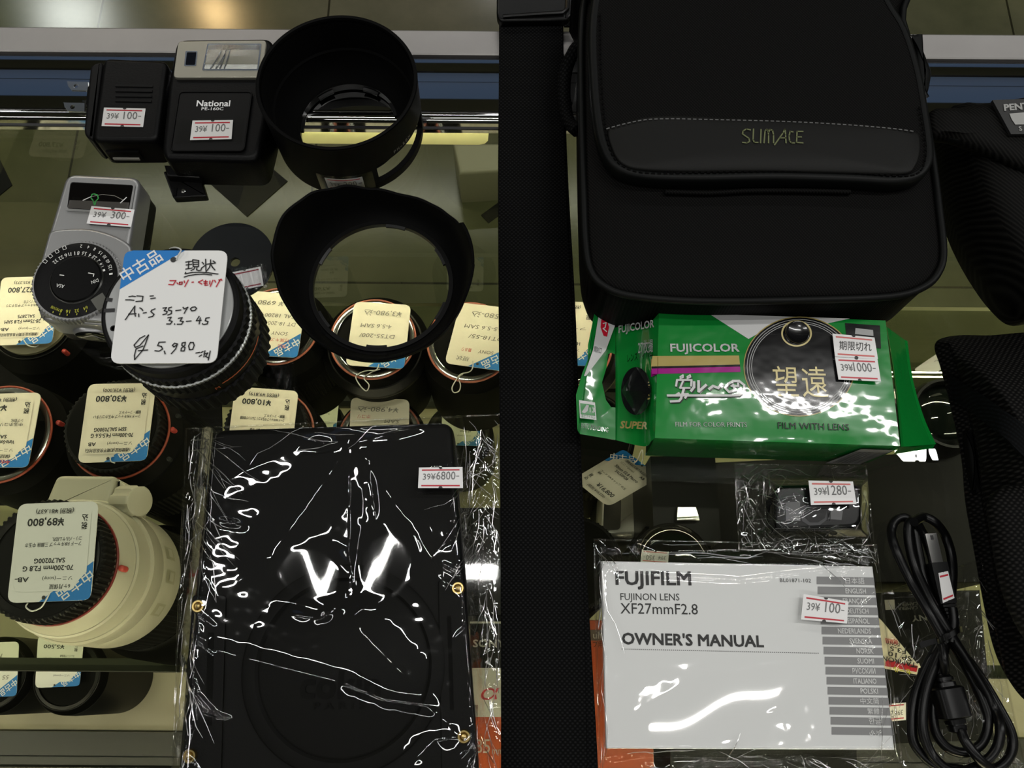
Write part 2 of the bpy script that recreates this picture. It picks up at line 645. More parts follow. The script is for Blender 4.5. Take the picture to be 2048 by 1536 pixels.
b = MB(STEEL)
y0, y1 = yr(249), yr(226)
prof = [(y0, -0.010), (y0, 0.0006), (y0 + .0006, 0.0010)]
for i in range(9):
    a = PI - PI * i / 8
    prof.append(((y0 + y1) / 2 + ((y1 - y0) / 2 - .0007) * math.cos(a), 0.0002 + 0.0026 * math.sin(a)))
prof += [(y1, 0.0004), (y1 + .0004, 0.0014), (yr(214), .0019), (yr(200), .0020), (yr(168), 0.0014), (yr(166), 0.0008), (yr(148), 0.0005), (yr(146), 0.0014), (yr(135), 0.0021), (yr(123), 0.0019), (yr(122), -0.010)]
extrude(b, prof)
b.build('top_rail', case, 25)
b = MB(DSTEEL)
extrude(b, [(yr(122) + .0001, -0.02), (yr(122) + .0001, 0.0005), (yr(118), 0.0005), (yr(118), -0.02)])
b.build('rail_groove', case, 0)
b = MB(STEELM)
yf0, yf1 = yr(118) + .0001, yr(61, .004)
extrude(b, [(yf0, -0.03), (yf0, 0.0034), (yf0 + .001, 0.004), (yf1 - .001, 0.004), (yf1, 0.0034), (yf1, -0.03)])
b.build('outer_frame', case, 25)
LAMP = mat('lamp_and_fill_glow', (1, 0.95, 0.7), 0.5, emit=((1.0, 0.93, 0.66), 150.0))
lz_ = -.0105
ly = yr(252.5, lz_)
b = MB(DSTEEL)
extrude(b, [(yr(256), .0001), (yr(256), .0011), (yr(261), .0011), (yr(261), .0001)])
b.build('gasket', case, 0)
for yl, r_ in ((ly, .0011), (-.125, .0013)):  # far lamp; the near tube is an unseen fill added to brighten the tags
    b = MB(LAMP)
    b.tube([(X0, yl, lz_), (X1, yl, lz_)], r_, 10)
    b.build('case_lamp_or_fill', case, 60)
b = MB(DSTEEL)
extrude(b, [(ly + .0018, -0.0085), (ly + .0050, -0.0085), (ly + .0050, -0.0150), (ly + .0044, -0.0150), (ly + .0044, -0.0090), (ly + .0018, -0.0090)])
b.build('lamp_trough', case, 0)
LABEL = mat('pale_yellow_label', (0.80, 0.78, 0.42), 0.5)
zt, zb = Py(800, 259, 0.3612).z, Py(800, 285, 0.3612).z
xl, xr = Py(520, 270, 0.3612).x, Py(978, 270, 0.3612).x
b = MB(LABEL)
o = [(xl, zt), (xl, zb), (xr - 0.007, zb), (xr - 0.003, zb + 0.0015), (xr - 0.0008, zb + 0.005), (xr, zt)]
b.loft([[(x, 0.3598, z) for x, z in o], [(x, 0.3610, z) for x, z in o]])
b.build('label_strip', case, 0, 'pale yellow label strip stuck inside the front pane')
DECK = mat('cream_deck_board', (0.36, 0.325, 0.225), 0.5, vary=(10, 0.10))
DECKZ = -0.555
b = MB(DECK)
b.box((0, 0.155, DECKZ - 0.02), (X1 - X0, 0.400, 0.04))
b.build('base_deck', case, 0)
ALU = mat('dull_aluminium', (0.020, 0.022, 0.020), 0.30, 0.0, spec=.35)
b = MB(ALU)
extrude(b, [(-0.090, DECKZ - .04), (-0.090, DECKZ + .010), (-0.082, DECKZ + .010), (-0.080, DECKZ + .004), (-0.072, DECKZ + .004), (-0.070, DECKZ + .013), (-0.046, DECKZ + .013), (-0.044, DECKZ - .04)])
b.build('door_track', case, 20)
b = MB(ALU)
extrude(b, [(0.330, DECKZ - .04), (0.330, DECKZ + .006), (0.336, DECKZ + .010), (0.344, DECKZ + .010), (0.346, DECKZ + .004), (0.352, DECKZ + .004), (0.354, DECKZ + .012), (0.360, DECKZ + .012), (0.361, DECKZ - .04)])
b.build('front_track', case, 20)
b = MB(DGREY)
b.box((0, 0.155, (FLOORZ + DECKZ - 0.04) / 2), (X1 - X0, 0.398, DECKZ - 0.04 - FLOORZ))
b.build('cabinet_base', case, 0)

SHZ = -0.25
b = MB(GLASS2)
ys0, ys1 = P(200, 1342, SHZ).y, P(700, 605, SHZ).y
b.quad((X0, ys0, SHZ), (X1, ys0, SHZ), (X1, ys1, SHZ), (X0, ys1, SHZ))
b.quad((X0, ys0, SHZ - .008), (X0, ys1, SHZ - .008), (X1, ys1, SHZ - .008), (X1, ys0, SHZ - .008))
b.quad((X0, ys0, SHZ - .008), (X1, ys0, SHZ - .008), (X1, ys0, SHZ), (X0, ys0, SHZ), GEDGE)
b.quad((X0, ys1, SHZ - .008), (X0, ys1, SHZ), (X1, ys1, SHZ), (X1, ys1, SHZ - .008), GEDGE)
tagit(b.build('glass_shelf', None, 0), 'clear glass shelf inside the case that the tagged lenses stand on', 'shelf')
b = MB(ALU)
extrude(b, [(ys0 - .0005, SHZ - .016), (ys0 - .0005, SHZ - .0085), (ys0 + .010, SHZ - .0085), (ys0 + .010, SHZ - .016)])
b.build('shelf_rail', case, 20)

# pale box standing on the shop floor beyond the pane
FB = mat('pale_grey_board', (0.27, 0.265, 0.19), 0.5)
c0 = pxs([(905, 285), (1060, 285), (1060, 337), (918, 346)], FLOORZ + 0.10)
b = MB(FB)
b.slab(xy(c0), FLOORZ, FLOORZ + 0.10, bev=0.008)
tagit(b.build('floor_box'), 'low pale box with rounded corner standing on the shop floor beyond the front pane', 'box')

# ================================================================ PRICE STICKERS AND TAGS
NOTCH = mat('notch_shadow', (0.03, 0.03, 0.03), 0.6)
TAPE = clear('clear_tape', (0.93, 0.93, 0.92), 0.06, 0.12)


def lerp2(q, u, v):
    """q = corners TL, TR, BR, BL; u to the reader's right, v downwards"""
    return (q[0] * (1 - u) + q[1] * u) * (1 - v) + (q[3] * (1 - u) + q[2] * u) * v


def sticker(parent, px, z, text, ink=None, lines=None, tape=None, name='price_sticker', pts=None, size=(0.13, 0.87), hand=None):
    q = pts or pxs(px, z)
    ink = ink or INKG
    lines = lines or RED
    b = MB(STICK)
    n = (q[1] - q[0]).cross(q[0] - q[3]).normalized()
    dn = n * 0.00025
    b.add([*q, *[p - dn for p in q]], [(0, 3, 2, 1), (4, 5, 6, 7), (0, 1, 5, 4), (1, 2, 6, 5), (2, 3, 7, 6), (3, 0, 4, 7)])
    lf = n * 0.00010
    for v0, v1 in ((0.10, 0.165), (0.855, 0.92)):
        b.quad(lerp2(q, .07, v1) + lf, lerp2(q, .93, v1) + lf, lerp2(q, .93, v0) + lf, lerp2(q, .07, v0) + lf, lines)
    wv, hv = (q[1] - q[0]).length, (q[3] - q[0]).length
    for v, s in ((0.0, 1), (1.0, -1)):
        arc = []
        for i in range(7):
            a = PI * i / 6
            arc.append(lerp2(q, 0.5 + 0.045 * math.cos(a), v + s * 0.045 * wv / hv * math.sin(a)) + lf * 1.4)
        b.add(arc, [tuple(range(7)) if s < 0 else tuple(range(6, -1, -1))], NOTCH)
    if hand:
        for st in hand:
            b.stroke([lerp2(q, a, c) for a, c in st], wv * 0.013, INK, n, 0.00022)
    elif text and text[1] is None:
        b.words(text[0], lerp2(q, .12, .66), lerp2(q, .88, .64), INK, hv * .30, q[0] - q[3], shear=.12, lift=.00022)
    elif text:
        up = (q[0] - q[3])
        t1, t2 = text
        b.words(t1, lerp2(q, .10, .60), lerp2(q, .385, .60), ink, hv * 0.30, up, lift=0.00022)
        x0 = {5: .42, 4: .52, 6: .40}.get(len(t2), .5)
        b.words(t2[:-1], lerp2(q, x0 - .02, .60), lerp2(q, .83, .60), ink, hv * 0.40, up, lift=0.00022)
        b.quad(lerp2(q, .85, .45) + lf * 2, lerp2(q, .92, .45) + lf * 2, lerp2(q, .92, .42) + lf * 2, lerp2(q, .85, .42) + lf * 2, ink)
    o = b.build(name, parent, 0)
    if tape:
        t = MB(TAPE)
        u0, v0, u1, v1 = tape
        e = n * 0.0003
        t.quad(lerp2(q, u0, v1) + e, lerp2(q, u1, v1) + e, lerp2(q, u1, v0) + e, lerp2(q, u0, v0) + e)
        t.build('clear_tape', o, 0)
    return o


class Card:
    """a shop tag; px = the four corners as the READER of the tag sees them: TL, TR, BR, BL"""

    def __init__(s, label, px, z, paper, W=55.0, Hh=65.0, group='shop price tags', zs=None, cut=None):
        zs = zs or (z, z, z, z)
        s.q = [P(p[0], p[1], zz) for p, zz in zip(px, zs)]
        s.W, s.H = W, Hh
        s.b = MB(paper)
        s.n = (s.q[1] - s.q[0]).cross(s.q[0] - s.q[3]).normalized()
        if s.n.z < 0:
            s.n = -s.n
        s.label, s.group = label, group
        s.upv = (s.q[0] - s.q[3]).normalized()
        s.hk = (s.q[0] - s.q[3]).length / Hh
        cs = list(s.q)
        ring = rounded(cs, 0.0052)
        dn = s.n * 0.0007
        n = len(ring)
        s.b.poly(ring)
        s.b.poly([p - dn for p in ring])
        s.b.add(ring + [p - dn for p in ring], [(i, (i + 1) % n, n + (i + 1) % n, n + i) for i in range(n)])
        s.ring = ring

    def at(s, x, y, lift=0.0):
        return lerp2(s.q, x / s.W, 1 - y / s.H) + s.n * lift

    def shape(s, pts, m, lift=0.00012):
        s.b.poly([s.at(x, y, lift) for x, y in pts], (), m)

    def text(s, body, x, y, wd, size, m=INK, bold=0.0, lift=0.0006, shear=0.0):
        s.b.words(body, s.at(x, y), s.at(x + wd, y), m, size * s.hk if size else None, s.upv, bold, shear, lift)

    def slant(s, body, x0, y0, x1, y1, size, m=WHITE, lift=0.00025, bold=0.025):
        a, c = s.at(x0, y0), s.at(x1, y1)
        up = s.n.cross(c - a)
        s.b.words(body, a, c, m, size * s.hk, up, bold, 0, lift)

    def blue(s, kx=34.0, ky=25.0, words=True):
        r = 4.5
        s.shape([(0, s.H - r), (0.4, s.H - 2.2), (1.4, s.H - 1.0), (r, s.H), (kx, s.H), (0, s.H - ky)], BLUE)
        if words:
            dx, dy = kx, ky
            ln = math.hypot(dx, dy)
            nx, ny = -dy / ln, dx / ln
            o = 2.2
            s.slant('中古品', dx * .12 + nx * o, s.H - ky + dy * .12 + ny * o, dx * .72 + nx * o, s.H - ky + dy * .72 + ny * o, 6.4, bold=0.02)

    def hole(s, x, y, r=1.3):
        s.shape([(x + r * math.cos(a * PI / 6), y + r * math.sin(a * PI / 6)) for a in range(12)], NOTCH, 0.0003)

    def printed(s, price, tax, l1=None, l2=None, name2=None, grade=None, warr=None, cond=('', ''), used=False, paper=None):
        s.blue(34, 25)
        s.hole(31, s.H - 2.6)
        lw = s.H
        s.shape([(4, 8), (52, 8), (52, lw - 12), (50, lw - 7.5), (46, lw - 6.5), (14, lw - 6.5), (11.5, lw - 8), (10.5, lw - 11), (4, lw - 18)], paper, 0.00045)
        y = lw - 10.5
        if used:
            s.text('中古品 USED', 14, lw - 6.0, 20, 2.6, RED, 0.03)
        if warr:
            s.text(warr, 14, y, 0.85 * len(warr) * 3.3 if len(warr) < 8 else 36, 2.4, INK, 0.015)
        s.text('ソニー(sony)', 13, y - 5.2, 20, 2.3)
        if grade:
            s.text(grade, 42, y - 5.4, 3.1 * len(grade), 3.0, INK, 0.03)
        if l1:
            s.text(l1, 13, y - 12.5, min(34, 2.25 * len(l1)), 3.3, INK, 0.03)
        if l2:
            s.text(l2, 19, y - 17.3, min(26, 2.3 * len(l2)), 3.1, INK, 0.03)
        if cond[0]:
            s.text(cond[0], 9, 27, 38, 2.2, INK, 0.01)
        if cond[1]:
            s.text(cond[1], 9, 23.6, 2.2 * len(cond[1]), 2.2, INK, 0.01)
        s.text(price, 22, 10.6, 25, 5.0, INK, 0.03)
        s.text(tax, 16, 4.6, 26, 2.7, INK, 0.015)
        s.text('税', 6, 14.5, 4.0, 3.6, INK, 0.03)
        s.text('込', 6, 9.0, 4.0, 3.6, INK, 0.03)

    def done(s, string=None):
        at = sum(s.q, Vector()) / 4
        t = thing('price_tag', s.label, 'price tag', tuple(at - s.n * 0.0007), s.group)
        s.b.build('card', t, 0)
        if string:
            b = MB(STRING)
            b.tube(smoothline(string, 5), 0.00045, 6)
            b.build('string', t, 60)
        return t


# ================================================================ THINGS ON THE GLASS
# ---------------------------------------------------------------- plug-in charger
at = P(255, 235, 0)
ch = thing('plug_charger', 'black plug-in charger block with two flat metal prongs, price sticker on top', 'charger', tuple(at))
Z = 0.027
b = MB(BLACK)
q = xy(pxs([(206, 114), (336, 120), (315, 281), (183, 282)], Z))
b.slab(rounded([Vector((*p, 0)) for p in q], 0.0055), 0.0025, Z, bev=0.003)
b.build('body', ch)
b = MB(DGREY)
q = xy(pxs([(180, 128), (207, 120), (186, 282), (166, 268)], Z - .002))
b.slab(rounded([Vector((*p, 0)) for p in q], 0.004), 0.0030, Z - .002, bev=0.002)
q = xy(pxs([(174, 170), (184, 172), (180, 210), (170, 208)], Z - .004))
b.slab(rounded([Vector((*p, 0)) for p in q], 0.004), 0.004, Z - .004, bev=0.0015)
b.build('end_cap', ch)
b = MB(BLACKS)
for py in (170, 180, 190, 200):
    q = xy(pxs([(232, py), (306 - (py - 170) * .1, py + 1), (306 - (py - 170) * .1, py + 5), (231, py + 4)], Z))
    b.slab(q, Z - .001, Z + .0006)
b.build('grip_ridges', ch, 0)
for py, dx in ((166, 0), (208, -7)):
    b = MB(CHROME)
    c = [(134 + dx, py - 4), (139 + dx, py - 3), (176 + dx, py - 2), (176 + dx, py + 15), (143 + dx, py + 14), (136 + dx, py + 6)]
    o = pxs(c, 0.0135)
    cc = P(152 + dx, py + 6, 0.0135)
    b.plate(o, [[cc + Vector((0.0016 * math.cos(a * PI / 5), 0.0016 * math.sin(a * PI / 5), 0)) for a in range(10)]], 0.0015)
    b.build('prong', ch, 0, 'flat metal prong with round hole')
# socket on the near side
c1, c2 = P(205, 300, 0.017), P(262, 297, 0.017)
b = MB(BLACKS)
yb = P(250, 283, Z).y
xa, xb = c1.x + .004, c2.x + .003
b.box(((xa + xb) / 2, yb - 0.0003, 0.012), (xb - xa + .004, 0.0012, 0.0095))
b.box(((xa + xb) / 2, yb - 0.0010, 0.0095), (xb - xa, 0.0008, 0.0022), mat('socket_tin', (.35, .34, .30), .4))
b.build('socket', ch, 0)
sticker(ch, [(208, 215), (291, 217), (286, 254), (203, 252)], Z + .0004, ('39¥', '100-'), tape=(-.05, -.25, 1.0, 1.05))

# ---------------------------------------------------------------- flash unit
at = P(430, 210, 0)
fu = thing('flash_unit', 'black flash gun with silver-grey head panel, lettered back plate and shoe foot', 'flash', tuple(at))
Z = 0.031
b = MB(BLACK)
q = pxs([(352, 76), (546, 74), (536, 240), (516, 322), (330, 318), (322, 300), (336, 160)], Z)
b.slab(xy(rounded(q, 0.007)), 0.0025, Z, bev=0.0038)
b.build('body', fu)
HEADG = mat('champagne_panel', (0.36, 0.345, 0.285), 0.35, 0.6)
b = MB(HEADG)
q = rounded(pxs([(356, 82), (533, 80), (524, 155), (346, 155)], Z + .0022), 0.003)
b.slab(xy(q), Z - .001, Z + .0022, bev=0.0006)
b.build('head_panel', fu)
b = MB(CHROME)
q1, q2 = rounded(pxs([(415, 87), (523, 87), (517, 141), (404, 141)], Z + .0026), .001), rounded(pxs([(417, 90), (520, 90), (514, 138), (408, 138)], Z + .0026), .001)
b.plate(q1, [q2], .0012)
b.build('lamp_frame', fu, 0)
REFL = mat('flash_reflector', (0.50, 0.50, 0.47), 0.2, 0.85, vary=(120, 0.3))
FRES = clear('fresnel_lens', (0.90, 0.91, 0.90), 0.10, 0.08, bump=(700, 0.5, 0.0006))
b = MB(REFL)
g = pxs([(417, 90), (520, 90), (514, 138), (408, 138)], Z + .0023)


def reflect(u, v):
    p = lerp2(g, u, 1 - v)
    return p - Vector((0, 0, 0.0001 + 0.0075 * math.sin(PI * v) * (0.4 + 0.6 * abs(math.sin(PI * u)))))


# hollow between head panel and reflector is not seen: the bowl sits in a cut through the panel
b.grid(lambda u, v: lerp2(g, u, 1 - v) + Vector((0, 0, 0.0001 - 0.00035 * math.sin(PI * v))), 24, 12)
for uu in (0.12, 0.22, 0.30, 0.38):
    b.stroke([lerp2(g, uu + .16 * math.sin(t / 10 * PI / 2) * (1 if uu < .3 else .4), 1 - t / 10) for t in range(11)], 0.0006, CHROME, lift=.0004)
b.build('reflector', fu, 40)
b = MB(FRES)
g2 = [p + Vector((0, 0, .0008)) for p in g]
b.grid(lambda u, v: lerp2(g2, u, 1 - v) + Vector((0, 0, 0.0012 * math.sin(PI * u) * math.sin(PI * v))), 16, 10)
b.build('flash_lens', fu, 60)
b = MB(CHROME, GLASSBLK)
q1, q2 = rounded(pxs([(371, 102), (395, 102), (392, 132), (368, 132)], Z + .0026), .0008), rounded(pxs([(374, 104), (393, 104), (390, 130), (371, 130)], Z + .0026), .0008)
b.plate(q1, [q2], .0006)
b.poly([p - Vector((0, 0, .0002)) for p in q2], (), GLASSBLK)
b.build('sensor_window', fu, 0)
b = MB(DGREY)
q = rounded(pxs([(359, 184), (504, 184), (488, 302), (341, 302)], Z + .0012), 0.003)
b.slab(xy(q), Z - .001, Z + .0012, bev=.0004)
o2 = [p + Vector((0, 0, 0)) for p in q]
b.tube(o2, 0.0006, 6, BLACKS, closed=True)
b.words('National', P(393, 213, Z + .0012), P(460, 213, Z + .0012), WHITE, bold=0.03, lift=.0003)
b.words('PE-160C', P(403, 221, Z + .0012), P(447, 221, Z + .0012), WHITE, hfac=.0021, bold=0.01, lift=.0003)
b.build('back_plate', fu, 30)
b = MB(BLACKS)
q = pxs([(326, 342), (398, 345), (413, 392), (346, 396)], 0.006)
b.slab(xy(rounded(q, .0015)), 0.0004, 0.006, bev=.0008)
q = pxs([(328, 330), (395, 330), (400, 356), (334, 352)], 0.012)
b.slab(xy(q), 0.004, 0.012, bev=.001)
b.lathe(P(367, 382, 0.006).xy, [(0.0016, .005), (0.0016, .0064), (0.0010, .0068)], 16, CHROME)
b.box(P(350, 384, 0.0062), (0.002, 0.006, 0.0008), BLACKM)
b.build('shoe_foot', fu, 30, 'flat black hot-shoe foot with round contact')
b = MB(HEADG)
b.box(P(541, 286, .014) + Vector((0, 0, 0)), (0.0012, 0.009, 0.004))
b.build('side_switch', fu, 0)
sticker(fu, [(385, 241), (466, 240), (463, 278), (380, 280)], Z + .0022, ('39¥', '100-'), tape=(-.38, -.1, 1.25, 1.15))

# ---------------------------------------------------------------- tall lens hood
R1 = 0.0485
cx = P(675, 168, 0.050)
c = (cx.x, cx.y)
HH = 0.050
HOODIN = mat('hood_flock_lining', (0.002, 0.002, 0.002), 0.8, spec=0.05)
at = (c[0], c[1], 0)
hd = thing('lens_hood', 'tall round black lens hood with window cut low in its side, standing on the glass', 'lens hood', at, 'loose lens hoods')
RB = R1 - 0.0010
cut0, cut1 = math.radians(-62), math.radians(-2)
b = MB(BLACKM)
n = 96
rin = R1 - 0.0022
# upper tube all round, lower wall interrupted by the window
zc0, zc1 = 0.0065, 0.0245


def wall(b, a0, a1, z0, z1, ro0, ro1, ri0, ri1, seg):
    rings = []
    for i in range(seg + 1):
        a = a0 + (a1 - a0) * i / seg
        ca, sa = math.cos(a), math.sin(a)
        pr = [(ro0, z0), (ro1, z1), (ri1, z1), (ri0, z0)]
        rings.append([(c[0] + r * ca, c[1] + r * sa, z) for r, z in pr])
    full = abs(abs(a1 - a0) - 2 * PI) < 1e-6
    b.loft(rings, None, not full, not full)


zz = lambda z: RB + (R1 - RB) * z / HH
wall(b, 0, 2 * PI, zc1, HH, zz(zc1), R1, rin - .001, rin, 96)
wall(b, cut1, cut0 + 2 * PI, zc0, zc1, zz(zc0), zz(zc1), rin - .002, rin - .001, 80)
wall(b, 0, 2 * PI, 0.0, zc0, RB, zz(zc0), rin - .0025, rin - .002, 96)
b.tube([(c[0] + (R1 - .0011) * math.cos(i * PI / 48), c[1] + (R1 - .0011) * math.sin(i * PI / 48), HH) for i in range(96)], 0.0013, 8, BLACKM, closed=True)
b.build('barrel', hd, 30)
b = MB(HOODIN)
# inner cone narrowing towards the mount
b.lathe(c, [(rin - .0004, HH - .002), (rin - .0016, 0.0262), (rin - .0030, 0.0252)], 96, None, cap=False)
b.lathe(c, [(rin - .0018, 0.0262), (rin - .0035, 0.016), (0.0385, 0.0080), (0.0335, 0.0060), (0.0335, 0.0046), (rin - .0032, 0.0046)], 80, None, cap=False, a0=cut1 + .04, a1=cut0 + 2 * PI - .04)
b.build('inner_cone', hd, 50)
b = MB(BLACKS)
b.lathe(c, [(0.0335, 0.0062), (0.0318, 0.0062), (0.0318, 0.0008), (0.0345, 0.0008)], 96, None, cap=False)
for a in (0.3, 1.0, 2.0, 2.9, 4.0, 5.1):
    b.lathe(c, [(0.0318, 0.004), (0.0300, 0.0035), (0.0300, 0.002), (0.0318, 0.002)], 10, None, cap=False, a0=a, a1=a + .35)
b.build('bayonet_ring', hd, 40)
b = MB(WHITE)
ang0 = math.radians(-58)
for i, chh in enumerate('PH-RBM'):
    a = math.radians(-46) + i * 0.055
    rr = zz(0.03) + .0001
    p = Vector((c[0] + rr * math.cos(a), c[1] + rr * math.sin(a), 0.027))
    t = Vector((-math.sin(a), math.cos(a), 0))
    b.words(chh, p, p + t * 0.0017, PENCIL, .0026, Vector((0, 0, 1)), lift=.0001)
b.build('lettering', hd, 0)


def curved_sticker(parent, a0, a1, z0, z1, rf, text, lines=RED, faded=False, cc=None):
    cc = cc or c
    b = MB(STICK)
    pt = lambda u, v, d=0.0: Vector((cc[0] + (rf(z1 + (z0 - z1) * v) + d) * math.cos(a0 + (a1 - a0) * u), cc[1] + (rf(z1 + (z0 - z1) * v) + d) * math.sin(a0 + (a1 - a0) * u), z1 + (z0 - z1) * v))
    b.grid(lambda u, v: pt(u, 1 - v, .0003), 12, 2)
    for v0, v1 in ((.1, .17), (.84, .91)):
        b.grid(lambda u, v: pt(.07 + .86 * u, v1 + (v0 - v1) * v, .00045), 12, 1, lines)
    for i, (ch_, u) in enumerate(zip(text, (.10, .20, .29, .48, .60, .72, .86))):
        p, p2 = pt(u, .66, .0005), pt(u + (.075 if i < 3 else .095), .66, .0005)
        b.words(ch_, p, p2, INKG, (z1 - z0) * (.30 if i < 3 else .42) if ch_ != '-' else None, Vector((0, 0, 1)), lift=.0001)
    return b.build('price_sticker', parent, 60)


curved_sticker(hd, math.radians(-102), math.radians(-74), 0.0062, 0.0190, lambda z: zz(z), '39¥200-')
b = MB(TAPE)
for (a0, a1) in ((-108, -66),):
    b.grid(lambda u, v: Vector((c[0] + (zz(.0) + .0008) * math.cos(math.radians(a0 + (a1 - a0) * u)), c[1] + (zz(0) + .0008) * math.sin(math.radians(a0 + (a1 - a0) * u)), .004 + .018 * v)), 14, 2)
b.build('clear_tape', hd, 60)

hd.location.z += 0.0024

# ---------------------------------------------------------------- petal lens hood
cb = P(764, 575, 0.0)
c2 = (cb.x, cb.y)
ph = thing('lens_hood', 'wide black petal lens hood with wavy rim, standing open above the cards', 'lens hood', (c2[0], c2[1], 0), 'loose lens hoods')
R0 = 0.0455
PET = [(0, .034), (12, .034), (22, .0335), (28, .033), (32, .027), (45, .0235), (60, .0215), (78, .0200), (95, .0235), (115, .0315), (135, .0385), (155, .042), (175, .039), (195, .031), (212, .023), (228, .0175), (245, .0155), (268, .0165), (285, .0185), (300, .020), (318, .022), (332, .026), (346, .032), (360, .036)]


def zrim(a):
    a = math.degrees(a) % 360
    for (a0, z0), (a1, z1) in zip(PET, PET[1:]):
        if a0 <= a <= a1:
            t = (a - a0) / (a1 - a0)
            t = t * t * (3 - 2 * t)
            return z0 + (z1 - z0) * t
    return PET[0][1]


flare = lambda z: R0 + 0.006 * min(1, z / .012) + 0.20 * z
b = MB(BLACKM)
rings = []
NA = 180
for i in range(NA):
    a = 2 * PI * i / NA
    zr = zrim(a)
    ca, sa = math.cos(a), math.sin(a)
    pr = [(R0, 0.0), (flare(.006), .006)] + [(flare(.006 + (zr - .006) * t / 5), .006 + (zr - .006) * t / 5) for t in range(1, 6)]
    pr += [(flare(zr) - .0006, zr + .0006), (flare(zr) - .0016, zr)]
    pr += [(flare(zr * t / 4) - .0022, max(.004, zr * t / 4)) for t in (3, 2, 1)]
    pr += [(R0 - .0022, .0036), (R0 - .0024, 0.0)]
    rings.append([(c2[0] + r * ca, c2[1] + r * sa, z) for r, z in pr])
rings.append(rings[0])
b.loft(rings, None, False, False)
b.build('petals', ph, 40)
b = MB(BLACKS)
b.lathe(c2, [(R0 - .0014, .0046), (R0 - .0040, .0046), (R0 - .0040, .0008), (R0 - .0024, .0002)], 120, None, cap=False)
for a in (0.35, 1.25, 2.5, 3.6, 4.55, 5.7):
    b.lathe(c2, [(R0 - .0039, .0046), (R0 - .0056, .004), (R0 - .0056, .0025), (R0 - .0039, .0025)], 10, None, cap=False, a0=a, a1=a + .30)
b.build('bayonet_ring', ph, 40)
b = MB(FILMS)
FADED = mat('greyed_sticker_paper', (0.10, 0.095, 0.09), 0.4)
b = MB(FADED)
b.grid(lambda u, v: Vector((c2[0] + (flare(.003 + .0105 * v) + .0004) * math.cos(math.radians(246 + 34 * u)), c2[1] + (flare(.003 + .0105 * v) + .0004) * math.sin(math.radians(246 + 34 * u)), .003 + .0105 * v)), 14, 2)
for k, chh in enumerate('600'):
    a = math.radians(256 + k * 4.4)
    p = Vector((c2[0] + (flare(.006) + .0006) * math.cos(a), c2[1] + (flare(.006) + .0006) * math.sin(a), .0055))
    t = Vector((-math.sin(a), math.cos(a), 0))
    b.words(chh, p, p + t * .0026, INK, .005, Vector((0, 0, 1)), lift=.0002)
b.build('price_sticker', ph, 60, 'greyed price sticker under tape on the near rim')

# ---------------------------------------------------------------- light meter
at = P(190, 520, 0)
lm = thing('light_meter', 'silver hand-held light meter with needle window and big black calculator dial', 'light meter', tuple(at))
Z = 0.030
out = [(146, 346), (262, 351), (276, 357), (281, 372), (262, 470), (246, 560), (232, 640), (222, 652), (90, 640), (78, 630), (74, 612), (70, 560), (92, 480), (98, 452), (128, 362), (134, 350)]
b = MB(SILVER)
o = xy(rounded(pxs([(132, 346), (281, 353), (262, 470), (246, 560), (230, 654), (78, 641), (68, 570), (92, 480)], Z), .007, 8))
b.slab(o, 0.012, Z, bev=0.0028, steps=5)
b.build('top_shell', lm, 45)
b = MB(BLACK)
o2_ = [Vector(p) for p in o]
if sum(o2_[i - 1].x * p.y - p.x * o2_[i - 1].y for i, p in enumerate(o2_)) < 0:
    o2_.reverse()
b.slab([tuple(p) for p in inset(o2_, .0008)], 0.0004, 0.0125)
b.build('base_shell', lm, 30)
b = MB(SILVER)
stp = [(92, 480), (100, 462), (130, 456), (180, 456), (225, 468), (255, 485), (262, 505), (246, 580), (232, 636), (222, 645), (90, 632), (82, 622), (78, 600), (72, 560)]
b.slab(xy(smoothline(pxs(stp, Z + .0026), 3, True)), Z - .002, Z + .0026, bev=.002)
b.build('dial_platform', lm, 45)
b = MB(SILVER, GLASSBLK)
q1 = rounded(pxs([(137, 360), (271, 367), (261, 428), (129, 421)], Z + .0010), .0022)
q2 = rounded(pxs([(141, 364), (267, 370), (257, 424), (134, 417)], Z + .0010), .0018)
b.plate(q1, [q2], .0012)
b.build('window_frame', lm, 0)
b = MB(GLASSBLK)
b.poly([p - Vector((0, 0, .0004)) for p in q2])
GREYSC = mat('meter_scale_grey', (0.05, 0.045, 0.04), 0.4)
b.poly([p for p in pxs([(139, 400), (259, 405), (256, 423), (135, 416)], Z + .0008)], (), GREYSC)
zz_ = Z + .00075
b.stroke(pxs([(166, 401), (183, 393)], zz_), .0005, WHITE)
b.stroke(pxs([(166, 400), (180, 394), (205, 389), (230, 392), (248, 401)], zz_), .0003, PENCIL)
b.stroke(pxs([(241, 406), (253, 395)], zz_), .0006, WHITE)
GREEN = mat('green_needle_paint', (0.03, 0.30, 0.06), 0.4)
b.stroke(pxs([(184, 389), (188, 388), (195, 390), (197, 397), (192, 402), (190, 410)], zz_), .0007, GREEN)
b.stroke(pxs([(184, 389), (182, 396), (187, 402), (189, 410)], zz_), .0007, GREEN)
b.build('needle_window', lm, 0)
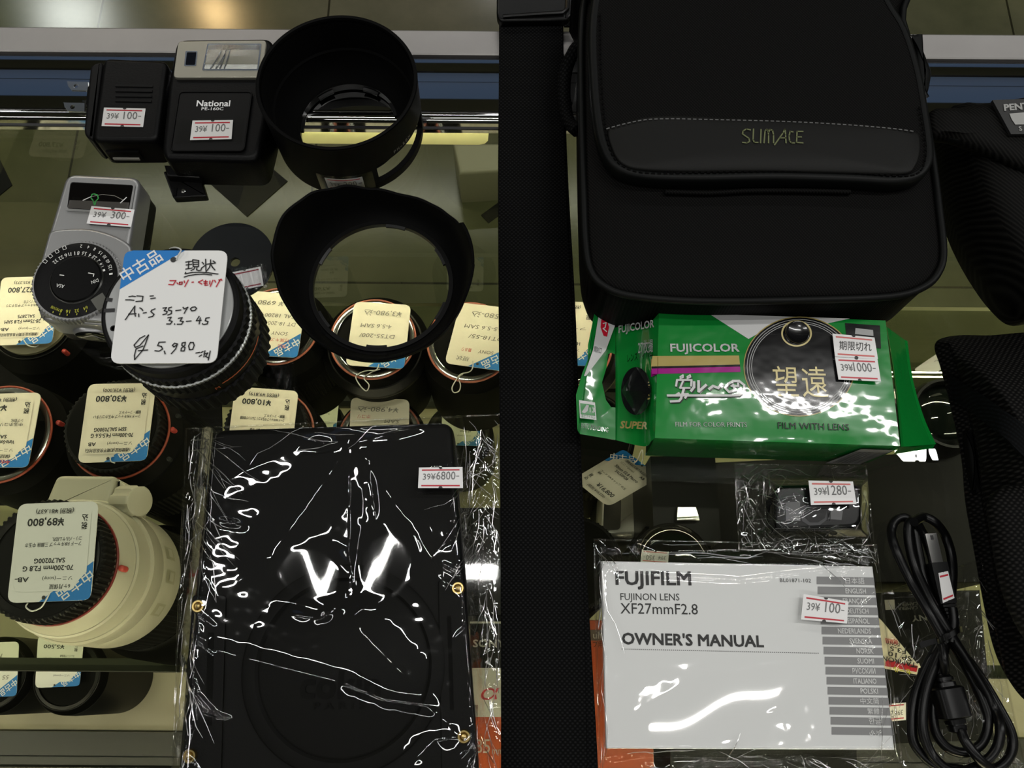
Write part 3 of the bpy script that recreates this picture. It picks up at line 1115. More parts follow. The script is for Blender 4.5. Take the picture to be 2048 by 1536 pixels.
# dial: rests in the platform, turned about an upright axis
dc = P(153, 561, Z + .004)
dcc = (dc.x, dc.y)
rd = (P(241, 565, Z + .004) - P(64, 558, Z + .004)).length / 2
DIALM = mat('dial_clear_rim', (0.20, 0.20, 0.18), 0.12, 0.3)
b = MB(SILVER)
b.lathe(dcc, [(rd, Z - .001), (rd, Z + .004), (rd - .0006, Z + .0046), (rd - .0025, Z + .0046)], 0, None, teeth=70, depth=.0006)
b.build('dial_rim', lm, 20)
b = MB(BLACK)
b.lathe(dcc, [(rd - .0018, Z + .002), (rd - .002, Z + .0052), (rd - .006, Z + .0062), (0.001, Z + .0062)], 80)
zd = Z + .0063
for t, r_, a_, hgt in [('32', .80, 143, .0024), ('22', .79, 130, .0024), ('16', .79, 118, .0024), ('11', .78, 106, .0024), ('8', .78, 95, .0024), ('5.6', .78, 83, .0024), ('4', .78, 70, .0024), ('2.8', .78, 59, .0024), ('2', .78, 47, .0024), ('1.4', .78, 35, .0024), ('1', .78, 22, .0024),
                       ('2', .97, 92, .002), ('4', .97, 80, .002), ('8', .97, 69, .002), ('15', .96, 57, .002), ('30', .96, 46, .002), ('60', .96, 36, .002), ('125', .96, 24, .002), ('1', .96, 12, .002)]:
    a = math.radians(a_ - 3)
    rr = (rd - .0025) * r_ * .97
    p = Vector((dcc[0] + rr * math.cos(a), dcc[1] + rr * math.sin(a), zd))
    tdir = Vector((math.sin(a), -math.cos(a), 0))
    # reads from above the meter: tops of the figures point inwards
    wdt = hgt * .55 * len(t.replace('.', ''))
    b.words(t, p - tdir * wdt / 2 * -1, p - tdir * wdt / 2, PAPER, hgt, lift=.0001)
for a_ in (150, 139, 127, 115):
    a = math.radians(a_)
    rr = (rd - .003) * .96
    p = Vector((dcc[0] + rr * math.cos(a), dcc[1] + rr * math.sin(a), zd))
    u = Vector((math.cos(a), math.sin(a), 0)) * .0011
    v = Vector((-math.sin(a), math.cos(a), 0)) * .0009
    b.stroke([p - u - v, p + u - v, p + u + v, p - u + v, p - u - v], .0003, PAPER)
YEL = mat('yellow_scale_ink', (0.55, 0.55, 0.04), 0.5)
for t, a_, ln in [('MOVIE', 247, .0055), ('8', 258, .0012), ('16', 269, .0024), ('32', 283, .0024), ('64', 297, .0024)]:
    a = math.radians(a_)
    rr = (rd - .003) * .86
    p = Vector((dcc[0] + rr * math.cos(a), dcc[1] + rr * math.sin(a), zd))
    td = Vector((-math.sin(a), math.cos(a), 0)) * -1
    b.words(t, p - td * ln / 2, p + td * ln / 2, YEL, .0021 if t != 'MOVIE' else .0016, lift=.0001)
    p2 = p + Vector((math.cos(a), math.sin(a), 0)) * .0027
    b.stroke([p2, p2 + Vector((0, -.0009, 0))], .0004, YEL)
b.build('dial_scale', lm, 30)
b = MB(BLACKS)
ri = (P(205, 560, zd) - P(103, 560, zd)).length / 2
dk = P(154, 560, zd)
b.lathe((dk.x, dk.y), [(ri, Z + .004), (ri, Z + .0076), (ri - .0008, Z + .0084), (.001, Z + .0084)], 72)
b.words('ASA', P(130, 570, Z + .0086), P(114, 567, Z + .0086), PAPER, .0022)
b.words('DIN', P(196, 557, Z + .0086), P(182, 562, Z + .0086), PAPER, .0022)
b.stroke(pxs([(120, 550), (128, 551)], Z + .0086), .0005, PAPER)
b.stroke(pxs([(177, 546), (188, 548), (187, 553)], Z + .0086), .0005, PAPER)
b.build('dial_hub', lm, 30)
b = MB(CHROME, FILMS)
b.lathe((dk.x, dk.y), [(ri + .0006, Z + .0062), (ri + .0006, Z + .0068), (ri, Z + .0068)], 72, None, cap=False)
b.build('hub_ring', lm, 40)
b = MB(DIALM)
b.box(P(202, 605, Z + .007), (.0075, .0085, .0022), None, rot=math.radians(38))
b.build('dial_grip', lm, 0)
b = MB(INK)
b.words('H', P(91, 632, Z + .0028), P(83, 631, Z + .0028), INK, .003)
b.poly([P(80 + 3 * math.cos(t * .8), 619 + 4 * math.sin(t * .8), Z + .0029) for t in range(8)], (), INK)
b.build('lettering', lm, 0)
b = MB(SILVER, LENSGL)
rc = P(182, 655, .020)
for i in range(1):
    pass
ringp = [Vector((rc.x + .0115 * math.cos(t * PI / 16), rc.y - .001 - .0015, .0165 + .0080 * math.sin(t * PI / 16))) for t in range(32)]
b.loft([[p + Vector((0, .010, 0)) for p in ringp], ringp, [Vector((rc.x + (p.x - rc.x) * .85, p.y - .0015, .0165 + (p.z - .0165) * .85)) for p in ringp]], None, True, False)
b.loft([[Vector((rc.x + (p.x - rc.x) * .85, p.y - .0015, .0165 + (p.z - .0165) * .85)) for p in ringp], [Vector((rc.x + (p.x - rc.x) * .1, p.y - .0002, .0165 + (p.z - .0165) * .1)) for p in ringp]], LENSGL, False, True)
b.build('light_cell', lm, 50)
sticker(lm, [(183, 412), (269, 419), (262, 454), (173, 447)], Z + .0016, ('39¥', '300-'), tape=(-.5, -.4, .8, .5))

# ---------------------------------------------------------------- black disc with a hole
c0 = P(463, 521, 0.003)
hole = P(470, 524, 0.003)
rdsk = (P(548, 521, .003) - P(378, 521, .003)).length / 2
dsk = thing('lens_board', 'flat round black board with a small hole, bagged price sticker lying on it', 'lens board', (c0.x, c0.y, 0))
b = MB(mat('slate_black_plastic', (0.006, 0.0075, 0.008), 0.38, spec=.25, vary=(25, .25)))
circ = [Vector((c0.x + rdsk * math.cos(t * PI / 48), c0.y + rdsk * math.sin(t * PI / 48), .003)) for t in range(96)]
hh = [Vector((hole.x + .0031 * math.cos(t * PI / 12), hole.y + .0031 * math.sin(t * PI / 12), .003)) for t in range(24)]
b.plate(circ, [hh], 0.0024)
b.build('disc', dsk, 20)
sticker(dsk, [(457, 546), (521, 533), (527, 571), (463, 584)], .0042, None, lines=mat('dull_red_ink', (.30, .03, .05), .4))
fb = P(500, 560, .005)
b = MB(clear('crinkled_film', (.92, .92, .92), .09, .06, bump=(260, .8, .002)))
g = pxs([(452, 540), (530, 527), (538, 572), (462, 592)], .0050)
b.grid(lambda u, v: lerp2(g, u, 1 - v) + Vector((0, 0, .0008 * math.sin(u * 26 + 3 * v) * (.4 + u) + .0004 * math.sin(u * 50))), 60, 16)
b.build('sticker_sleeve', dsk, 80)

# ---------------------------------------------------------------- black zoom lens standing mount-up
tp = P(340, 618, 0.0615)
lc = (tp.x, tp.y)
nz = thing('zoom_lens', 'black manual zoom lens standing mount-up beside the light meter, under a white handwritten tag', 'lens', (lc[0], lc[1], 0))
DOT = mat('knurled_rubber', (0.0022, 0.0022, 0.0022), 0.5, spec=.15)
segs = [('front_rim', [(.0361, 0), (.0370, .0005), (.0370, .0035), (.0363, .004)], BLACKS, 0, 0),
        ('focus_ring', [(.0375, .004), (.0396, .0048), (.0396, .0215), (.0384, .0225)], RUBBER, 44, .0011),
        ('scale_barrel', [(.0375, .0225), (.0380, .0230), (.0380, .0330), (.0375, .0335)], BLACKS, 0, 0),
        ('zoom_ring', [(.0375, .0335), (.0391, .0340), (.0391, .0425), (.0382, .0430)], RUBBER, 60, .0009),
        ('chrome_band', [(.0384, .0430), (.0393, .0435), (.0393, .0452), (.0384, .0457)], mat('dull_chrome', (.34, .35, .34), .34, .8), 110, .0003),
        ('aperture_ring', [(.0370, .0457), (.0387, .0462), (.0387, .0525), (.0370, .0535), (.0363, .0590), (.0361, .0600)], RUBBER, 54, .0008)]
for nm, pr, m_, te, de in segs:
    b = MB(m_)
    if nm == 'aperture_ring':
        b.lathe(lc, pr[:4], 96, None, teeth=te, depth=de)
        b.lathe(lc, [(.0370, .0530), (.0368, .0605), (.0356, .0615), (.0315, .0615)], 96)
    else:
        b.lathe(lc, pr, 96, None, teeth=te, depth=de)
    b.build(nm, nz, 25)
b = MB(mat('turned_steel', (0.62, .63, .63), 0.30, 0.6, vary=(60, .1)))
b.lathe(lc, [(.0340, .0600), (.0340, .0622), (.0336, .0626), (.0266, .0626), (.0262, .0600), (.0259, .0560)], 96, None, cap=False)
for a_ in (203, 235, 330):
    a = math.radians(a_)
    b.lathe((lc[0] + .0305 * math.cos(a), lc[1] + .0305 * math.sin(a)), [(.0017, .0626), (.0017, .06272), (.0011, .06272), (.0010, .0626)], 16, DGREY)
b.build('mount_ring', nz, 40)
b = MB(INK)
for a_, ln in ((183, .0045), (172, .002)):
    a = math.radians(a_)
    d = Vector((math.cos(a), math.sin(a), 0))
    p = Vector((lc[0], lc[1], .0628))
    b.stroke([p + d * (.0340 - ln), p + d * .0340], .0021, INK)
b.build('mount_notches', nz, 0)
b = MB(LENSGL)
b.lathe(lc, [(.0259, .0540), (.0210, .0560), (.010, .0572), (.0005, .0575)], 64)
b.build('rear_glass', nz, 60)
b = MB(mat('orange_scale_ink', (.70, .16, .06), .4))
rr = .0382
pts = []
for i in range(13):
    a = math.radians(-2 - i * 4.4)
    pts.append(i)
    a2 = math.radians(-2 - (i + 1) * 4.4)
    if i < 12:
        z0 = .0262 + .0003 * i
        b.quad((lc[0] + rr * math.cos(a2), lc[1] + rr * math.sin(a2), z0), (lc[0] + rr * math.cos(a), lc[1] + rr * math.sin(a), z0), (lc[0] + rr * math.cos(a), lc[1] + rr * math.sin(a), z0 + .0011), (lc[0] + rr * math.cos(a2), lc[1] + rr * math.sin(a2), z0 + .0011))
a = math.radians(-62)
p = Vector((lc[0] + rr * math.cos(a), lc[1] + rr * math.sin(a), .0268))
t = Vector((-math.sin(a), math.cos(a), 0))
b.words('M', p, p + t * .0026, None, .0030, Vector((0, 0, 1)))
b.build('orange_scale', nz, 0)

# its tag
cd_ = Card('white price tag with black and red handwriting lying on the black manual zoom lens', [(250, 501), (456, 501), (433, 726), (220, 727)], .0665, mat('bright_white_card', (.80, .80, .79), .55), group='handwritten price tags')
cd_.shape([(0, 60.5), (.4, 62.8), (1.4, 64), (4.5, 65), (32, 65), (0, 42)], BLUE)
cd_.slant('中古品', 2.2, 46.0, 21, 59.8, 6.6, bold=.025)
cd_.hole(26.5, 59.4, 1.6)


def ink(strokes, m, wd):
    for st in strokes:
        cd_.b.stroke([P(190 + x / 4.268, 480 + y / 4.268, .0667) for x, y in st], wd, m, lift=.00025)


ink([[(775, 190), (830, 182)], [(778, 215), (828, 208)], [(802, 182), (797, 248)], [(775, 250), (832, 240)], [(835, 172), (840, 230)], [(835, 170), (886, 176), (884, 230)], [(842, 192), (882, 190)], [(842, 210), (882, 208)], [(842, 229), (884, 228)], [(856, 230), (845, 250), (820, 262)], [(872, 230), (868, 256), (888, 263), (906, 258), (910, 240)],
     [(945, 165), (948, 262)], [(915, 190), (930, 208)], [(912, 240), (945, 215)], [(955, 208), (1030, 198)], [(988, 170), (988, 205), (975, 240), (948, 272)], [(988, 208), (1005, 235), (1025, 258)], [(1008, 180), (1026, 192)],
     [(775, 276), (770, 290), (830, 278), (900, 276), (970, 281), (1052, 292)], [(762, 318), (800, 305), (860, 296), (930, 292), (998, 300)],
     [(290, 485), (320, 480), (347, 484)], [(262, 512), (300, 512), (335, 516)], [(358, 478), (411, 482), (404, 524)], [(350, 526), (405, 522)], [(470, 480), (500, 478)], [(476, 502), (517, 496)],
     [(342, 565), (310, 610), (260, 682)], [(342, 565), (338, 610), (346, 652)], [(288, 634), (352, 630)], [(383, 580), (400, 590), (410, 604)], [(374, 632), (376, 656)], [(412, 625), (440, 620)], [(515, 588), (485, 600), (478, 612), (505, 636), (495, 652), (458, 662)],
     [(580, 582), (612, 578), (592, 604), (618, 612), (608, 632), (580, 638)], [(655, 574), (632, 580), (628, 600), (655, 606), (652, 630), (622, 642)], [(690, 604), (735, 598)], [(752, 574), (762, 590), (795, 574), (780, 596), (762, 628)],
     [(815, 590), (830, 575), (855, 572), (868, 585), (855, 602), (828, 606), (815, 590)],
     [(622, 666), (652, 660), (634, 688), (660, 696), (645, 718), (612, 718)], [(680, 716), (682, 722)], [(712, 670), (746, 664), (728, 692), (755, 698), (740, 720), (702, 720)], [(780, 696), (822, 692)], [(890, 652), (866, 690), (908, 686)], [(900, 665), (890, 718)], [(918, 714), (920, 720)], [(978, 664), (948, 668), (942, 690), (966, 698), (958, 718), (928, 722)],
     [(428, 818), (385, 840), (335, 898), (345, 918), (385, 900), (458, 812), (435, 880), (410, 940), (340, 1022), (338, 985), (352, 930), (412, 906)], [(370, 946), (452, 940)],
     [(602, 872), (548, 874), (536, 902), (568, 910), (578, 932), (548, 950), (512, 946)], [(592, 948), (600, 974)], [(706, 888), (680, 882), (662, 900), (675, 914), (704, 892), (690, 930), (652, 972)],
     [(772, 874), (745, 880), (742, 900), (770, 920), (762, 948), (735, 948), (738, 925), (768, 900), (772, 874)], [(800, 905), (815, 876), (840, 876), (848, 900), (835, 935), (808, 938), (800, 905)],
     [(862, 966), (895, 960)], [(905, 962), (925, 952)], [(912, 982), (890, 995)], [(940, 946), (930, 1000)], [(930, 975), (965, 965), (945, 995), (975, 1010)], [(985, 948), (968, 1026)]], INK, .00062)
ink([[(640, 348), (692, 348), (668, 384)], [(630, 380), (668, 384)], [(700, 366), (712, 378)], [(722, 362), (746, 360), (744, 378), (724, 380), (722, 362)], [(762, 350), (766, 366)], [(798, 342), (768, 398)], [(828, 362), (842, 360)], [(922, 342), (884, 360), (914, 378)], [(945, 345), (940, 388), (965, 385)], [(928, 358), (962, 356)], [(930, 372), (960, 370)], [(982, 350), (980, 378)], [(1008, 344), (985, 398)], [(1022, 345), (1030, 362)], [(1072, 336), (1036, 400)], [(1058, 340), (1066, 352)], [(1078, 334), (1084, 346)]], RED, .0006)
t_ = cd_.done([P(353, 520, .0672), P(357, 510, .069), P(362, 500, .069), P(352, 495, .066), P(340, 498, .0600), P(335, 510, .0565), P(350, 530, .0600)])

# ---------------------------------------------------------------- webbing strap
WEB = mat('black_webbing', (.006, .006, .0065), .75, spec=.08, weave=('dots', .0026, (.0003, .00035, .0004), (.011, .011, .0115)))
TW = mat('herringbone_webbing', (.006, .006, .0065), .75, spec=.08, weave=('twill', .0022, (.0004, .0005, .0006), (.003, .0038, .0046)))
at = P(1080, 700, 0)
st = thing('shoulder_strap', 'long black webbing shoulder strap running down the glass from a plastic buckle', 'strap', tuple(at))


def webbing(name, lefts, rights, z, th, m):
    """lefts/rights: pixel rows of the two edges; z may be a function of the row"""
    b = MB(m)
    rows = []
    rz = lambda y: z + .0044 * max(0.0, min(1.0, (330 - y) / 130))
    la = smoothline([P(x, y, rz(y)) for x, y in lefts], 8)
    ra = smoothline([P(x, y, rz(y)) for x, y in rights], 8)
    n = min(len(la), len(ra))
    for i in range(n):
        l, r = la[i], ra[i]
        up = Vector((0, 0, th))
        e = (r - l).normalized() * th * .5
        rows.append([l, l + up * .7 + e * .3, l + up + e, (l + r) / 2 + up * 1.05, r + up - e, r + up * .7 - e * .3, r])
    b.loft(rows, None)
    return b.build(name, st, 50)


ys_ = [-60, 100, 350, 600, 850, 1100, 1350, 1600]
webbing('webbing_under', [(1010, -60), (1010, 100), (1020, 350), (1030, 600), (1040, 850), (1045, 1100), (1045, 1350), (1045, 1600)],
        [(1125, -60), (1127, 100), (1136, 350), (1150, 600), (1160, 850), (1171, 1100), (1186, 1350), (1200, 1600)], .0006, .0016, WEB)
webbing('webbing', [(998, -60), (998, 100), (996, 350), (997, 600), (999, 850), (1001, 1100), (1002, 1350), (1002, 1600)],
        [(1128, -60), (1127, 100), (1132, 350), (1143, 600), (1154, 850), (1166, 1100), (1172, 1350), (1176, 1600)], .0028, .0018, WEB)
b = MB(BLACKS)
q = rounded(pxs([(994, -80), (1150, -80), (1152, 22), (1143, 30), (1138, 34), (1136, 40), (1000, 42), (993, 30)], .015), .003)
b.slab(xy(q), .0092, .015, bev=.0018)
b.tube(pxs([(1006, 34), (1060, 30), (1125, 26), (1134, 18), (1136, -60)], .0155), .0016, 8)
b.build('buckle', st, 40)
b = MB(WEB)
b.slab(xy(pxs([(1118, 20), (1140, 24), (1147, 60), (1128, 60)], .007)), .0093, .0109)
b.build('strap_end', st, 0)

# ---------------------------------------------------------------- camera bag
NYL = mat('black_nylon_twill', (.008, .008, .008), .62, spec=.07, weave=('twill', .0017, (.0004, .0004, .0004), (.0062, .0058, .0055)))
LEA = mat('charcoal_leatherette', (.0085, .0085, .008), .48, spec=.12, bump=(1400, .25, .0003))
PIPE = mat('black_binding_tape', (.0028, .0032, .0031), .45, spec=.14)
at = P(1500, 300, 0)
bag = thing('camera_bag', 'boxy black nylon camera bag lying on its back, flap with charcoal leatherette band', 'camera bag', tuple(at))


def zb(y):
    t = max(0.0, min(1.0, (y - .325) / .03))
    return .0006 + .0044 * t * t * (3 - 2 * t)


def ccw(o):
    o = [Vector((p[0], p[1])) for p in o]
    if sum(o[i - 1].x * p.y - p.x * o[i - 1].y for i, p in enumerate(o)) < 0:
        o.reverse()
    return o


def dome(outline, levels, m, b=None, base=True):
    """levels: [(inset, z)] from the lower edge to the crown; z None = follows the rail below"""
    o = ccw(outline)
    b = b or MB(m)
    rings = []
    cc = sum(o, Vector((0, 0))) / len(o)
    rad = sum((p - cc).length for p in o) / len(o)
    for d, z in levels:
        if d < .006:
            q = inset(o, d)
        else:
            q = [p + (cc - p) * min(1, d / rad) for p in o]
        rings.append([(p.x, p.y, zb(p.y) if z is None else z) for p in q])
    b.loft(rings, m, base, True)
    return b


body = [(1196, -70), (1172, -10), (1163, 60), (1163, 200), (1167, 380), (1171, 480), (1180, 535), (1205, 568), (1262, 590), (1400, 601), (1600, 599), (1780, 592), (1850, 572), (1880, 540), (1888, 500), (1880, 420), (1864, 300), (1838, 160), (1806, 40), (1770, -70)]
ob = xy(smoothline(pxs(body, .062), 5, True))
# lower walls lean out a little; face bulges
b = dome(ob, [(.0030, None), (.0006, .012), (.0004, .030), (0.0, .050), (.0, .058), (.0012, .0605), (.004, .0618), (.012, .0632), (.030, .0645), (.05, .065)], NYL)
b.build('body', bag, 50)
b = MB(PIPE)
b.tube([Vector((p[0], p[1], .0612)) for p in ob], .0021, 10, closed=True)
b.build('piping', bag, 60)
flap = [(1205, -90), (1186, -10), (1178, 60), (1180, 150), (1188, 240), (1203, 300), (1232, 338), (1290, 356), (1400, 360), (1550, 358), (1700, 362), (1790, 366), (1840, 356), (1864, 328), (1868, 292), (1858, 220), (1842, 135), (1815, 55), (1780, -5), (1750, -90)]
of = xy(smoothline(pxs(flap, .0745), 5, True))
b = dome(of, [(.002, .0655), (0, .0672), (0, .0725), (.0010, .0740), (.0030, .0747), (.0045, .0744), (.0055, .0742), (.012, .0747), (.03, .0752), (.05, .0755)], NYL)
b.build('flap', bag, 50)
b = MB(PIPE)
q = ccw(of)
qi = inset(q, .0042)
b.loft([[(p.x, p.y, .0668) for p in inset(q, -.0002)], [(p.x, p.y, .0730) for p in inset(q, -.0004)], [(p.x, p.y, .0746) for p in inset(q, .0006)], [(p.x, p.y, .0754) for p in inset(q, .0022)], [(p.x, p.y, .0748) for p in qi]], None, False, False)
b.build('flap_binding', bag, 50)
band = [(1216, 262), (1232, 250), (1262, 240), (1300, 232), (1360, 230), (1450, 234), (1560, 238), (1680, 243), (1780, 252), (1832, 263), (1841, 280), (1840, 308), (1831, 332), (1815, 345), (1760, 346), (1650, 343), (1520, 340), (1380, 341), (1290, 338), (1252, 330), (1230, 308)]
obd = ccw(xy(smoothline(pxs(band, .0765), 4, True)))
b = MB(LEA)
cc = sum(obd, Vector((0, 0))) / len(obd)
rings = [[(p.x, p.y, .0744) for p in obd], [(p.x, p.y, .0757) for p in obd], [(p.x, p.y, .0762) for p in inset(obd, .0008)]]
for t, z in ((.10, .0766), (.25, .0773), (.5, .0779), (.8, .0781)):
    rings.append([(p.x + (cc.x - p.x) * t, p.y + (cc.y - p.y) * t, z) for p in obd])
b.loft(rings, None, True, True)
b.build('leatherette_band', bag, 60)
THREAD = mat('grey_thread', (.10, .10, .10), .7)
THREADB = mat('black_thread', (.002, .002, .002), .8, spec=.05)


def stitches(pix, z, m, step=.0031, ln=.0019, wd=.0006, name='stitching'):
    pts = smoothline(pxs(pix, z), 10)
    b = MB(m)
    acc, nxt = 0.0, 0.0
    for p0, p1 in zip(pts, pts[1:]):
        seg = (p1 - p0).length
        while nxt < acc + seg:
            p = p0 + (p1 - p0) * ((nxt - acc) / seg)
            d = (p1 - p0).normalized()
            b.box(p, (ln, wd, .0005), None, R=Matrix.Rotation(math.atan2(d.y, d.x), 3, 'Z'))
            nxt += step
        acc += seg
    return b.build(name, bag, 0)


stitches([(1216, 257), (1245, 249), (1290, 240), (1340, 238), (1400, 239), (1560, 243), (1680, 249), (1780, 257), (1834, 264)], .0769, THREAD)
stitches([(1200, 30), (1202, 140), (1208, 230), (1218, 290), (1240, 328), (1290, 346), (1400, 345), (1560, 342), (1700, 345), (1800, 352), (1836, 346), (1850, 320), (1850, 280), (1838, 210)], .0755, THREADB, .0034, .0020, .0009)
LOGO = mat('olive_logo_paint', (.11, .125, .045), .5)
b = MB(LOGO)
lz = .0785


def logo(strokes):
    for s_ in strokes:
        b.stroke(pxs(s_, lz), .00075, LOGO)


logo([[(1501, 260), (1493, 258), (1486, 262), (1485, 268), (1498, 277), (1499, 283), (1494, 286), (1485, 285)], [(1507, 258), (1506, 280), (1509, 285), (1516, 285)], [(1522, 259), (1521, 286)],
      [(1528, 286), (1530, 262), (1533, 259), (1536, 260), (1537, 270), (1537, 286)], [(1537, 265), (1540, 259), (1545, 261), (1547, 270), (1547, 286)], [(1549, 290), (1566, 266), (1570, 258), (1571, 270), (1572, 286)], [(1560, 276), (1572, 276)],
      [(1586, 264), (1580, 263), (1578, 272), (1579, 282), (1583, 286), (1589, 286)], [(1606, 263), (1594, 263), (1593, 285), (1606, 286)], [(1594, 274), (1603, 274)]])
b.build('lettering', bag, 0, 'thin olive lettering on the flap')
# pocket lip under the flap and side loops
b = MB(NYL)
lip = smoothline(pxs([(1330, 384), (1420, 386), (1500, 382), (1600, 382), (1700, 384)], .0668), 6)
b.tube(lip, .0016, 8)
b.build('pocket_lip', bag, 60)
b = MB(WEB)
b.tube(smoothline([P(1168, 90, .050), P(1150, 100, .045), P(1132, 140, .036), P(1128, 190, .030), P(1136, 240, .026), P(1155, 262, .03)], 6), .0042, 8)
b.build('side_loop', bag, 60)
b = MB(PIPE)
b.slab(xy(rounded(pxs([(1830, 60), (1848, 90), (1868, 140), (1862, 175), (1850, 205), (1836, 180)], .050), .003)), .030, .050, bev=.004)
b.build('side_tab', bag, 40)

# ---------------------------------------------------------------- ribbed lens pouch
RIBN = mat('ribbed_black_nylon', (.008, .008, .008), .6, spec=.08, weave=('rib', .0021, (.0006, .0006, .0005), (.0068, .0066, .0058)))
at = P(1960, 420, 0)
lp = thing('lens_pouch', 'soft ribbed black pouch with a sewn lettered badge, beside the camera bag', 'lens pouch', tuple(at))
po = [(1862, 250), (1900, 250), (1955, 244), (2020, 236), (2100, 224), (2240, 216), (2260, 420), (2230, 612), (2110, 632), (2046, 640), (2000, 606), (1955, 545), (1915, 470), (1888, 390), (1870, 330), (1862, 290)]
o = xy(smoothline(pxs(po, .016), 5, True))
b = dome(o, [(.003, None), (0, .016), (.0012, .028), (.004, .040), (.009, .0475), (.016, .052), (.026, .0545), (.040, .056)], RIBN)
b.build('body', lp, 60)
b = MB(RIBN)
fo = [(1866, 214), (1920, 208), (2000, 196), (2100, 182), (2230, 178), (2240, 340), (2120, 352), (2048, 330), (1985, 300), (1920, 274), (1870, 262)]
o2_ = xy(smoothline(pxs(fo, .062), 4, True))
dome(o2_, [(.003, .0500), (0, .056), (.0008, .0595), (.003, .0610), (.010, .0622), (.02, .0628)], RIBN, b)
b.build('flap', lp, 60)
b = MB(PIPE)
b.tube(smoothline(pxs([(1870, 268), (1925, 280), (1990, 306), (2050, 336), (2120, 356), (2235, 348)], .057), 6), .0028, 8)
b.build('zip_welt', lp, 60)
BADGE = mat('badge_black', (.012, .012, .012), .5)
BG = mat('badge_grey', (.33, .33, .32), .5)
q = pxs([(1985, 200), (2130, 195), (2150, 268), (2022, 268)], .0655)
b = MB(BADGE)
b.plate(q, (), .0022)
b.words('PENTAX', P(2008, 222, .0655), P(2090, 216, .0655), BG, .0042, (P(2000, 200, .0655) - P(2012, 232, .0655)), bold=.06, shear=.2, lift=.0004)
b.poly([p + Vector((0, 0, .0004)) for p in pxs([(2018, 228), (2090, 222), (2100, 248), (2030, 250), (2023, 240)], .0655)], (), BG)
b.words('S', P(2038, 262, .0655), P(2044, 262, .0655), BG, None, bold=.03, lift=.0004)
b.words('LENS CASE', P(2052, 261, .0655), P(2105, 259, .0655), BG, .0026, bold=.02, lift=.0004)
b.build('badge', lp, 0, 'sewn black badge with pale lettering')

# ---------------------------------------------------------------- mesh-covered case
MESHN = mat('open_mesh_fabric', (.006, .006, .006), .7, spec=.08, weave=('dots', .0030, (.0003, .0003, .0003), (.018, .017, .016)))
at = P(1990, 1000, 0)
mc = thing('padded_case', 'padded black case of coarse mesh fabric with a webbing band, beside the coiled cable', 'padded case', tuple(at))
po = [(1882, 676), (1920, 668), (1985, 668), (2060, 662), (2260, 655), (2300, 1400), (2120, 1430), (2060, 1404), (2018, 1350), (1992, 1290), (1972, 1200), (1952, 1090), (1936, 1000), (1930, 930), (1922, 880), (1904, 800), (1886, 730), (1874, 692)]
o = xy(smoothline(pxs(po, .005), 5, True))
b = dome(o, [(.0005, None), (0, .0030), (.0055, .0085), (.013, .0165), (.021, .0255), (.031, .0350), (.043, .0425), (.056, .0460), (.07, .047)], MESHN)
b.build('body', mc, 60)
bandz = lambda pts: [P(x, y, z) for (x, y), z in zip(pts, (.008, .015, .032, .0450, .0482, .0482))]
b = MB(TW)
L_ = smoothline(bandz([(1892, 742), (1914, 762), (1960, 790), (2010, 826), (2070, 868), (2200, 960)]), 6)
R_ = smoothline(bandz([(1904, 802), (1925, 812), (1960, 838), (2010, 880), (2060, 928), (2190, 1030)]), 6)
b.loft([[l, l + Vector((0, 0, .0016)), r + Vector((0, 0, .0016)), r] for l, r in zip(L_, R_)])
b.build('webbing_band', mc, 40)
b = MB(BLACKM)
b.slab(xy(smoothline(pxs([(1934, 860), (1946, 870), (1960, 915), (1958, 975), (1952, 985), (1942, 930)], .010), 3, True)), .0008, .010, bev=.003)
b.build('side_clip', mc, 40)
b = MB(MESHN)
lo = [(1990, 985), (2100, 960), (2280, 960), (2290, 1330), (2150, 1340), (2070, 1290), (2020, 1200), (1994, 1090)]
dome(xy(smoothline(pxs(lo, .052), 5, True)), [(.003, .043), (0, .047), (.001, .051), (.004, .0535), (.012, .055), (.03, .056)], MESHN, b)
b.build('front_pocket', mc, 60)

# ---------------------------------------------------------------- foil-wrapped film camera
PK = dict(rough=.25, spec=.4, coat=1.0, coat_rough=.06, bump=(30, .30, .0040))
GRN = mat('green_foil', (.004, .215, .030), **PK)
PKW = mat('pack_white', (.62, .62, .62), **PK)
PKB = mat('pack_black', (.006, .006, .007), **PK)
PKG = mat('pack_gold', (.42, .33, .11), **PK)
PKM = mat('pack_magenta', (.34, .01, .22), **PK)
PKR = mat('pack_red', (.55, .01, .03), **PK)
PKC = mat('pack_cream', (.68, .58, .28), **PK)
PKS = mat('pack_silver', (.42, .42, .42), **PK)
at = P(1550, 780, 0)
fc = thing('film_camera_pack', 'crumpled glossy green foil pack of a single-use film camera, leaning against the camera bag', 'film pack', tuple(at))
Z = .042
TL, TR, BR, BL = (1318, 626), (1771, 641), (1800, 892), (1310, 876)


def fx(x, y, d=0.0):
    """face of the pack: slightly swollen sheet"""
    u = (x - 1310) / 480
    v = (y - 628) / 256
    u, v = max(0, min(1, u)), max(0, min(1, v))
    s_ = math.sin(PI * u) * math.sin(PI * v)
    return P(x, y, Z + d + .0022 * s_ ** .6)


b = MB(GRN)


def ft(u, v):
    x = (TL[0] * (1 - u) + TR[0] * u) * v + (BL[0] * (1 - u) + BR[0] * u) * (1 - v)
    y = (TL[1] * (1 - u) + TR[1] * u) * v + (BL[1] * (1 - u) + BR[1] * u) * (1 - v)
    return fx(x, y)


b.grid(ft, 60, 36)
